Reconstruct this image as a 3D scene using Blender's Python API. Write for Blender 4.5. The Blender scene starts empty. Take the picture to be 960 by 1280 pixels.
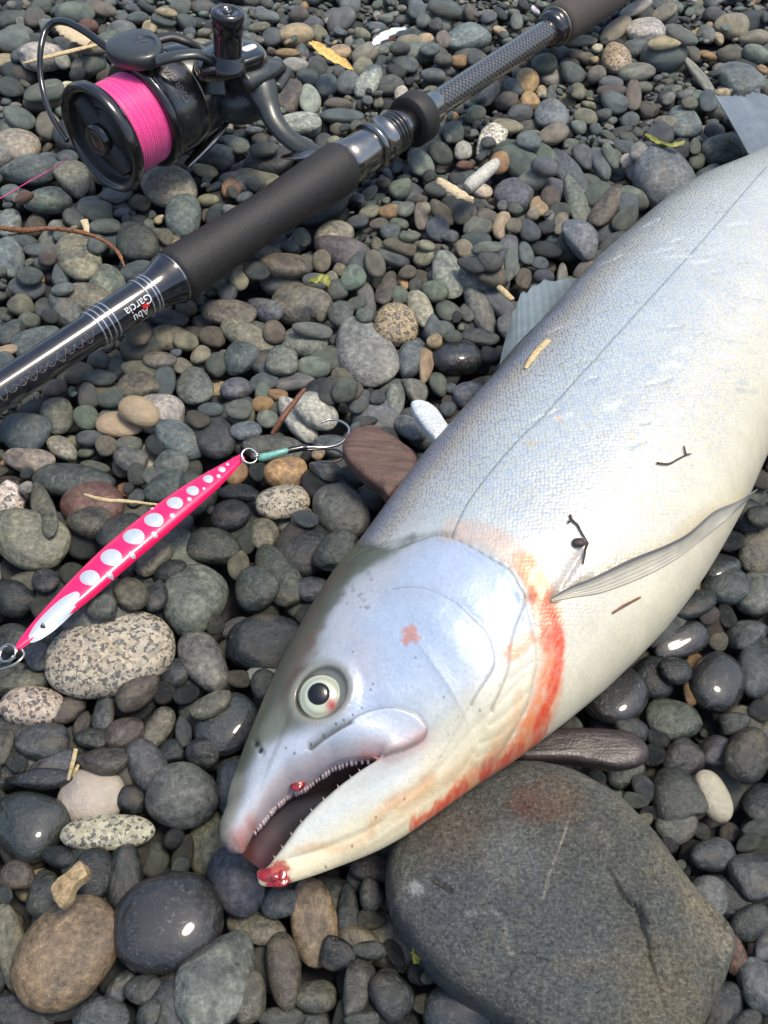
import bpy, bmesh, math, random
import numpy as np
from mathutils import Vector, Matrix, Quaternion, noise as mnoise
random.seed(7); rng = np.random.default_rng(11)
S = bpy.context.scene
COL = S.collection
R = math.radians

# ---------------------------------------------------------------- camera, world, sun
CAM_H, PITCH, VFOV = 0.30, 52.0, 58.0
cam = bpy.data.cameras.new("camera"); cam_o = bpy.data.objects.new("camera", cam); COL.objects.link(cam_o)
cam_o.location = (0, 0, CAM_H); cam_o.rotation_euler = (R(90 - PITCH), 0, 0)
cam.sensor_fit = 'VERTICAL'; cam.angle = R(VFOV); cam.clip_start = 0.01; cam.clip_end = 60
S.camera = cam_o
SUN_EL, SUN_AZ = 70.0, 92.0          # azimuth measured from +Y (into the picture) towards +X
w = bpy.data.worlds.new("World"); S.world = w; w.use_nodes = True
nt = w.node_tree; sky = nt.nodes.new('ShaderNodeTexSky'); sky.sky_type = 'NISHITA'; sky.sun_disc = False
sky.sun_elevation = R(SUN_EL); sky.sun_rotation = R(SUN_AZ); sky.air_density = 1.0; sky.dust_density = 2.6
bg = nt.nodes['Background']; bg.inputs[1].default_value = 0.105
nt.links.new(sky.outputs[0], bg.inputs[0])
sl = bpy.data.lights.new("sun", 'SUN'); sl.energy = 1.5; sl.angle = R(16); sl.color = (1.0, 0.90, 0.72)
so = bpy.data.objects.new("sun", sl); COL.objects.link(so)
sd = Vector((math.sin(R(SUN_AZ)) * math.cos(R(SUN_EL)), math.cos(R(SUN_AZ)) * math.cos(R(SUN_EL)), math.sin(R(SUN_EL))))
so.rotation_euler = sd.to_track_quat('Z', 'Y').to_euler()
S.view_settings.view_transform = 'Standard'; S.view_settings.look = 'None'
S.view_settings.gamma = 1.0; S.view_settings.exposure = 1.0

# ---------------------------------------------------------------- survey helpers
FPX = 640 / math.tan(R(VFOV / 2)); CP, SP = math.cos(R(PITCH)), math.sin(R(PITCH))
def at(px, py, z=0.0):
    """world XY of the survey point (960x1280 grid) at height z"""
    x = (px - 480) / FPX; y = (640 - py) / FPX
    d = (x, CP + SP * y, -SP + CP * y); t = (z - CAM_H) / d[2]
    return np.array([d[0] * t, d[1] * t])
def at3(px, py, z): p = at(px, py, z); return Vector((p[0], p[1], z))
def to_px(P):
    P = np.asarray(P, float); d = P[..., 1] * CP - (P[..., 2] - CAM_H) * SP
    return np.stack([480 + FPX * P[..., 0] / d, 640 - FPX * (P[..., 1] * SP + (P[..., 2] - CAM_H) * CP) / d], -1)
def catmull(P, n):
    P = np.asarray(P, float); m = len(P); out = []
    t = np.linspace(0, m - 1, n); i = np.minimum(t.astype(int), m - 2); f = (t - i)[:, None]
    g = lambda k: P[np.clip(k, 0, m - 1)]
    p0, p1, p2, p3 = g(i - 1), g(i), g(i + 1), g(i + 2)
    return 0.5 * (2 * p1 + (p2 - p0) * f + (2 * p0 - 5 * p1 + 4 * p2 - p3) * f**2 + (3 * p1 - p0 - 3 * p2 + p3) * f**3)
def pl_dist(XY, L):
    """distance to polyline and side (+ left of travel)"""
    L = np.asarray(L, float); best = np.full(len(XY), 1e9); side = np.zeros(len(XY))
    for a, b in zip(L[:-1], L[1:]):
        ab = b - a; l2 = (ab @ ab) + 1e-18
        t = np.clip(((XY - a) @ ab) / l2, 0, 1); q = XY - a - t[:, None] * ab
        d = np.hypot(q[:, 0], q[:, 1]); m = d < best
        best[m] = d[m]; side[m] = np.sign(ab[0] * q[m, 1] - ab[1] * q[m, 0])
    return best, side
def inside(XY, poly):
    poly = np.asarray(poly, float); c = np.zeros(len(XY), bool); j = len(poly) - 1
    for i in range(len(poly)):
        a, b = poly[i], poly[j]
        m = ((a[1] > XY[:, 1]) != (b[1] > XY[:, 1]))
        with np.errstate(divide='ignore', invalid='ignore'):
            xx = (b[0] - a[0]) * (XY[:, 1] - a[1]) / (b[1] - a[1] + 1e-30) + a[0]
        c ^= m & (XY[:, 0] < xx); j = i
    return c
def sstep(a, b, x): t = np.clip((x - a) / (b - a), 0, 1); return t * t * (3 - 2 * t)
def vnoise(P, scale, seed=0, octv=3):
    """cheap lattice value noise on an (n,3) array, about -1..1"""
    P = np.asarray(P, float) * scale + seed * 17.13; out = 0; amp = 1; tot = 0
    for o in range(octv):
        i = np.floor(P).astype(np.int64); f = P - i; f = f * f * (3 - 2 * f); v = 0
        for dx in (0, 1):
            for dy in (0, 1):
                for dz in (0, 1):
                    h = (i[:, 0] + dx) * 374761393 + (i[:, 1] + dy) * 668265263 + (i[:, 2] + dz) * 2147483647 + o * 9176 + seed * 1013
                    h = (h ^ (h >> 13)) * 1274126177; h = (h ^ (h >> 16)) & 0xffff
                    wgt = (f[:, 0] if dx else 1 - f[:, 0]) * (f[:, 1] if dy else 1 - f[:, 1]) * (f[:, 2] if dz else 1 - f[:, 2])
                    v = v + wgt * (h / 32767.5 - 1)
        out = out + amp * v; tot += amp; amp *= .5; P = P * 2.03
    return out / tot

# ---------------------------------------------------------------- object helpers
def mesh(name, V, F, mat=None, smooth=True):
    me = bpy.data.meshes.new(name); V = np.asarray(V, float); me.from_pydata(V.tolist(), [], [list(map(int, f)) for f in F] if not isinstance(F, np.ndarray) else F.tolist())
    me.update()
    if smooth: me.polygons.foreach_set('use_smooth', np.ones(len(me.polygons), bool))
    if mat: me.materials.append(mat)
    return me
def obj(name, me, parent=None, **props):
    o = bpy.data.objects.new(name, me); COL.objects.link(o)
    if parent: o.parent = parent
    for k, v in props.items(): o[k] = v
    return o
def empty(name, loc, label, cat, group=None):
    o = bpy.data.objects.new(name, None); COL.objects.link(o); o.location = loc; o.empty_display_size = .01
    o['label'] = label; o['category'] = cat
    if group: o['group'] = group
    bpy.context.view_layer.update(); return o
def child(name, me, root, grand=None, **props):
    """link a mesh given in world coordinates under a root (or one level deeper)"""
    o = obj(name, me, None, **props); p = grand or root; o.parent = p
    if grand is None: o.matrix_parent_inverse = Matrix.Translation(-Vector(root.location))
    return o
def set_col(me, name, C):
    C = np.asarray(C, np.float32)
    if C.shape[1] == 3: C = np.concatenate([C, np.ones((len(C), 1), np.float32)], 1)
    a = me.color_attributes.new(name, 'FLOAT_COLOR', 'POINT'); a.data.foreach_set('color', C.ravel())
def grid_faces(nu, nv, wrap=False):
    i = np.arange(nu - 1)[:, None]; jn = nv if wrap else nv - 1; j = np.arange(jn)[None, :]; j2 = (j + 1) % nv
    return np.stack([i * nv + j, (i + 1) * nv + j, (i + 1) * nv + j2, i * nv + j2], -1).reshape(-1, 4)
def tube(P, rad, n=10, cap=True, flat=1.0, upv=None):
    """swept tube; rad scalar or list; flat squashes the second axis"""
    P = np.array([list(p) for p in P], float); m = len(P); rad = np.broadcast_to(np.asarray(rad, float), (m,))
    T = np.gradient(P, axis=0); T /= np.linalg.norm(T, axis=1)[:, None] + 1e-12
    u = np.array(upv if upv is not None else (0, 0, 1.)); V = []
    N = np.cross(T[0], u)
    if np.linalg.norm(N) < 1e-3: N = np.cross(T[0], (1, 0, 0))
    for k in range(m):
        if upv is not None and np.linalg.norm(np.cross(T[k], u)) > 1e-3: N = np.cross(T[k], u)
        N = N - (N @ T[k]) * T[k]; N /= np.linalg.norm(N); B = np.cross(T[k], N)
        for a in np.arange(n) * 2 * math.pi / n: V.append(P[k] + rad[k] * (math.cos(a) * N + flat * math.sin(a) * B))
    F = grid_faces(m, n, True).tolist()
    if cap: F += [list(range(n)), list(range((m - 1) * n, m * n))[::-1]]
    return np.array(V), F
def join(parts):
    V = []; F = []; o = 0
    for v, f in parts:
        V.append(np.asarray(v)); F += [[i + o for i in q] for q in f]; o += len(v)
    return np.concatenate(V), F
def lathe(origin, axis, prof, n=48):
    """profile [(t, r)] turned about an axis"""
    axis = np.array(axis, float); axis /= np.linalg.norm(axis)
    u = np.cross(axis, (0, 0, 1.)); u /= np.linalg.norm(u); v = np.cross(axis, u); V = []
    for t, r in prof:
        for a in np.arange(n) * 2 * math.pi / n: V.append(np.array(origin) + axis * t + r * (math.cos(a) * u + math.sin(a) * v))
    return np.array(V), grid_faces(len(prof), n, True).tolist()

# ---------------------------------------------------------------- material helpers
class NT:
    def __init__(s, name):
        s.m = bpy.data.materials.new(name); s.m.use_nodes = True; s.t = s.m.node_tree; s.b = s.t.nodes['Principled BSDF']
    def n(s, typ, **kw):
        nd = s.t.nodes.new('ShaderNode' + typ)
        for k, v in kw.items():
            if k.startswith('i_'): nd.inputs[k[2:].replace('_', ' ')].default_value = v
            elif k.startswith('x'): nd.inputs[int(k[1:])].default_value = v
            else: setattr(nd, k, v)
        return nd
    def l(s, a, b): s.t.links.new(a, b)
    def ramp(s, fac, stops, interp='LINEAR'):
        r = s.n('ValToRGB'); cr = r.color_ramp; cr.interpolation = interp
        while len(cr.elements) > 1: cr.elements.remove(cr.elements[-1])
        cr.elements[0].position = stops[0][0]; cr.elements[0].color = (*stops[0][1], 1) if len(stops[0][1]) == 3 else stops[0][1]
        for p, c in stops[1:]: e = cr.elements.new(p); e.color = (*c, 1) if len(c) == 3 else c
        s.l(fac, r.inputs[0]); return r.outputs[0]
    def mix(s, fac, a, b, mode='MIX'):
        m = s.n('Mix', data_type='RGBA', blend_type=mode)
        for inp, v in ((m.inputs[0], fac), (m.inputs[6], a), (m.inputs[7], b)):
            if hasattr(v, 'default_value') and hasattr(v, 'is_linked'): s.l(v, inp)
            else: inp.default_value = v if not isinstance(v, tuple) or len(v) == 4 else (*v, 1)
        return m.outputs[2]
    def math(s, op, a, b=None, c=None):
        m = s.n('Math', operation=op)
        for k, v in enumerate((a, b, c)):
            if v is None: continue
            if hasattr(v, 'is_linked'): s.l(v, m.inputs[k])
            else: m.inputs[k].default_value = v
        return m.outputs[0]
    def bump(s, h, strength, dist, prev=None):
        b = s.n('Bump'); b.inputs['Strength'].default_value = strength; b.inputs['Distance'].default_value = dist
        s.l(h, b.inputs['Height'])
        if prev is not None: s.l(prev, b.inputs['Normal'])
        return b.outputs[0]
def G3(v): return (v, v, v)
def simple(name, col, rough=.5, metal=0.0, nscale=400, bump=.15, var=.2, coat=0.0):
    N = NT(name); tc = N.n('TexCoord'); nz = N.n('TexNoise', i_Scale=nscale, i_Detail=4.0); N.l(tc.outputs['Object'], nz.inputs['Vector'])
    c1 = tuple(max(0, x * (1 - var)) for x in col); c2 = tuple(min(1, x * (1 + var)) for x in col)
    N.l(N.ramp(nz.outputs[0], [(.35, c1), (.65, c2)]), N.b.inputs['Base Color'])
    N.l(N.ramp(nz.outputs[0], [(.3, G3(rough * .85)), (.7, G3(min(1, rough * 1.15)))]), N.b.inputs['Roughness'])
    N.b.inputs['Metallic'].default_value = metal; N.b.inputs['Coat Weight'].default_value = coat; N.b.inputs['Coat Roughness'].default_value = .12
    if bump: N.l(N.bump(nz.outputs[0], bump, .0004), N.b.inputs['Normal'])
    return N.m
# ---------------------------------------------------------------- stone materials
def stone_mat(name, source, kind='plain'):
    """source: 'obj' (Object Info colour) or 'attr' (vertex attributes pcol / pco); alpha of the colour = dryness"""
    N = NT(name)
    if source == 'obj':
        oi = N.n('ObjectInfo'); colr, alpha = oi.outputs['Color'], oi.outputs['Alpha']
        tc = N.n('TexCoord'); rnd = N.n('CombineXYZ'); r7 = N.math('MULTIPLY', oi.outputs['Random'], 57.0)
        N.l(r7, rnd.inputs[0]); N.l(N.math('MULTIPLY', oi.outputs['Random'], 131.0), rnd.inputs[1])
        ge = N.n('NewGeometry'); va = N.n('VectorMath', operation='ADD'); N.l(ge.outputs['Position'], va.inputs[0]); N.l(rnd.outputs[0], va.inputs[1]); co = va.outputs[0]
        # grain runs along each stone's own axes: object coordinates
        vb = N.n('VectorMath', operation='ADD'); N.l(tc.outputs['Object'], vb.inputs[0]); N.l(rnd.outputs[0], vb.inputs[1]); loc = vb.outputs[0]
    else:
        at_ = N.n('Attribute', attribute_name='pcol'); colr, alpha = at_.outputs['Color'], at_.outputs['Alpha']
        ge = N.n('NewGeometry'); a2 = N.n('Attribute', attribute_name='pco'); loc = a2.outputs['Vector']
        va = N.n('VectorMath', operation='ADD'); N.l(ge.outputs['Position'], va.inputs[0]); N.l(loc, va.inputs[1]); co = va.outputs[0]
    big = N.n('TexNoise', i_Scale=1.3, i_Detail=5.0, i_Roughness=.6, i_Distortion=.6); N.l(loc, big.inputs['Vector'])
    med = N.n('TexNoise', i_Scale=420.0, i_Detail=6.0, i_Roughness=.7); N.l(co, med.inputs['Vector'])
    fine = N.n('TexNoise', i_Scale=1900.0, i_Detail=3.0); N.l(co, fine.inputs['Vector'])
    c = N.mix(1.0, colr, N.ramp(big.outputs[0], [(.3, (.55, .56, .60)), (.5, (1, 1, 1)), (.72, (1.62, 1.56, 1.42))]), 'MULTIPLY')
    c = N.mix(1.0, c, N.ramp(med.outputs[0], [(.3, G3(.45)), (.5, G3(1.0)), (.70, G3(1.75))]), 'MULTIPLY')
    # rusty / warm staining on some stones
    st = N.n('TexNoise', i_Scale=.8, i_Detail=3.0); mp = N.n('Mapping'); mp.inputs['Location'].default_value = (9, 4, 2); N.l(loc, mp.inputs['Vector']); N.l(mp.outputs[0], st.inputs['Vector'])
    c = N.mix(N.ramp(st.outputs[0], [(.58, G3(0)), (.74, G3(.28))]), c, (.20, .15, .09), 'MIX')
    # pale mineral specks
    sp = N.n('TexVoronoi', i_Scale=620.0, i_Randomness=1.0); N.l(co, sp.inputs['Vector'])
    spm = N.math('MULTIPLY', N.ramp(sp.outputs['Distance'], [(.08, G3(1)), (.2, G3(0))]), N.ramp(big.outputs[0], [(.45, G3(0)), (.7, G3(.6))]))
    c = N.mix(spm, c, N.mix(1.0, c, (2.6, 2.6, 2.5), 'MULTIPLY'))
    # thin quartz veins, only where a slow noise allows
    wv = N.n('TexNoise', i_Scale=1.1, i_Detail=2.0, i_Distortion=1.2); mp2 = N.n('Mapping'); mp2.inputs['Location'].default_value = (3, 8, 5); N.l(loc, mp2.inputs['Vector']); N.l(mp2.outputs[0], wv.inputs['Vector'])
    vein = N.ramp(N.math('ABSOLUTE', N.math('SUBTRACT', wv.outputs[0], .5)), [(.004, G3(1)), (.012, G3(0))])
    vein = N.math('MULTIPLY', vein, N.ramp(st.outputs[0], [(.3, G3(.3)), (.44, G3(0))]))
    c = N.mix(vein, c, (.42, .42, .40))
    if kind == 'smooth':
        c = N.mix(1.0, colr, N.ramp(big.outputs[0], [(.3, G3(.86)), (.7, G3(1.1))]), 'MULTIPLY'); c = N.mix(1.0, c, N.ramp(med.outputs[0], [(.3, G3(.9)), (.7, G3(1.08))]), 'MULTIPLY')
    if kind == 'wet':
        c = N.mix(1.0, colr, N.ramp(big.outputs[0], [(.3, G3(.7)), (.7, G3(1.35))]), 'MULTIPLY')
        s2 = N.n('TexNoise', i_Scale=750.0, i_Detail=5.0, i_Roughness=.8); N.l(co, s2.inputs['Vector']); c = N.mix(N.math('MULTIPLY', N.ramp(s2.outputs[0], [(.56, G3(0)), (.68, G3(1))]), N.ramp(big.outputs[0], [(.35, G3(.15)), (.6, G3(.8))])), c, (.19, .18, .155)); vein = N.math('MULTIPLY', vein, 0.0)
    if kind == 'granite':
        g1 = N.n('TexVoronoi', i_Scale=520.0); N.l(co, g1.inputs['Vector']); wj = N.n('TexNoise', i_Scale=330.0, i_Detail=5.0, i_Roughness=.75, i_Distortion=1.5); N.l(co, wj.inputs['Vector'])
        dk = N.ramp(wj.outputs[0], [(.41, G3(1)), (.46, G3(0))]); c = N.mix(1.0, colr, N.ramp(big.outputs[0], [(.35, (1.02, .96, .86)), (.6, (1, 1, 1))]), 'MULTIPLY')
        c = N.mix(1.0, c, N.ramp(g1.outputs['Color'], [(.2, G3(.75)), (.8, G3(1.2))]), 'MULTIPLY')
        g2 = N.n('TexVoronoi', i_Scale=900.0); N.l(co, g2.inputs['Vector']); cl = N.ramp(wj.outputs[0], [(.42, G3(.95)), (.60, G3(.0))])
        sepc = N.n('SeparateColor'); N.l(g2.outputs['Color'], sepc.inputs[0]); fk = N.math('LESS_THAN', sepc.outputs[0], N.math('MULTIPLY', cl, .58)); c = N.mix(N.math('MULTIPLY', fk, .88), c, (.055, .055, .058))
        w2 = N.n('TexNoise', i_Scale=300.0, i_Detail=3.0); mp3 = N.n('Mapping'); mp3.inputs['Location'].default_value = (1, 2, 3); N.l(co, mp3.inputs['Vector']); N.l(mp3.outputs[0], w2.inputs['Vector'])
        c = N.mix(N.ramp(w2.outputs[0], [(.58, G3(0)), (.66, G3(.55))]), c, (.16, .16, .16))
    if kind == 'wet': N.b.inputs['Coat Weight'].default_value = .8; N.b.inputs['Coat Roughness'].default_value = .07
    N.l(c, N.b.inputs['Base Color'])
    rr = N.math('MULTIPLY_ADD', alpha, .38, .12); rr = N.math('ADD', rr, N.math('MULTIPLY', N.math('SUBTRACT', med.outputs[0], .5), .25)); N.l(rr, N.b.inputs['Roughness'])
    N.b.inputs['Specular IOR Level'].default_value = .5
    nb = N.bump(med.outputs[0], .6, .0014); nb = N.bump(fine.outputs[0], .25, .0004, nb); nb = N.bump(vein, .15, .0005, nb)
    nb2 = N.bump(big.outputs[0], .15, .003, nb); N.l(nb2, N.b.inputs['Normal'])
    return N.m
M_STONE = stone_mat('stone', 'obj'); M_GRAN = stone_mat('granite', 'obj', 'granite'); M_SMOOTH = stone_mat('smooth_stone', 'obj', 'smooth'); M_WET = stone_mat('wet_stone', 'obj', 'wet'); M_BED = stone_mat('pebble_bed', 'attr')

# colour code: linear base colour, dryness
PC = {'k': (.031, .037, .038), 'K': (.020, .022, .022), 'g': (.063, .072, .064), 's': (.076, .090, .094), 'm': (.116, .126, .114),
      'l': (.25, .255, .225), 'n': (.100, .118, .100), 'b': (.088, .080, .064), 'v': (.15, .144, .108), 't': (.36, .29, .18), 'B': (.175, .132, .088),
      'c': (.50, .46, .36), 'o': (.26, .165, .085), 'r': (.10, .055, .042), 'w': (.62, .66, .66), 'G': (.60, .57, .48), 'p': (.050, .047, .050)}
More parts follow.
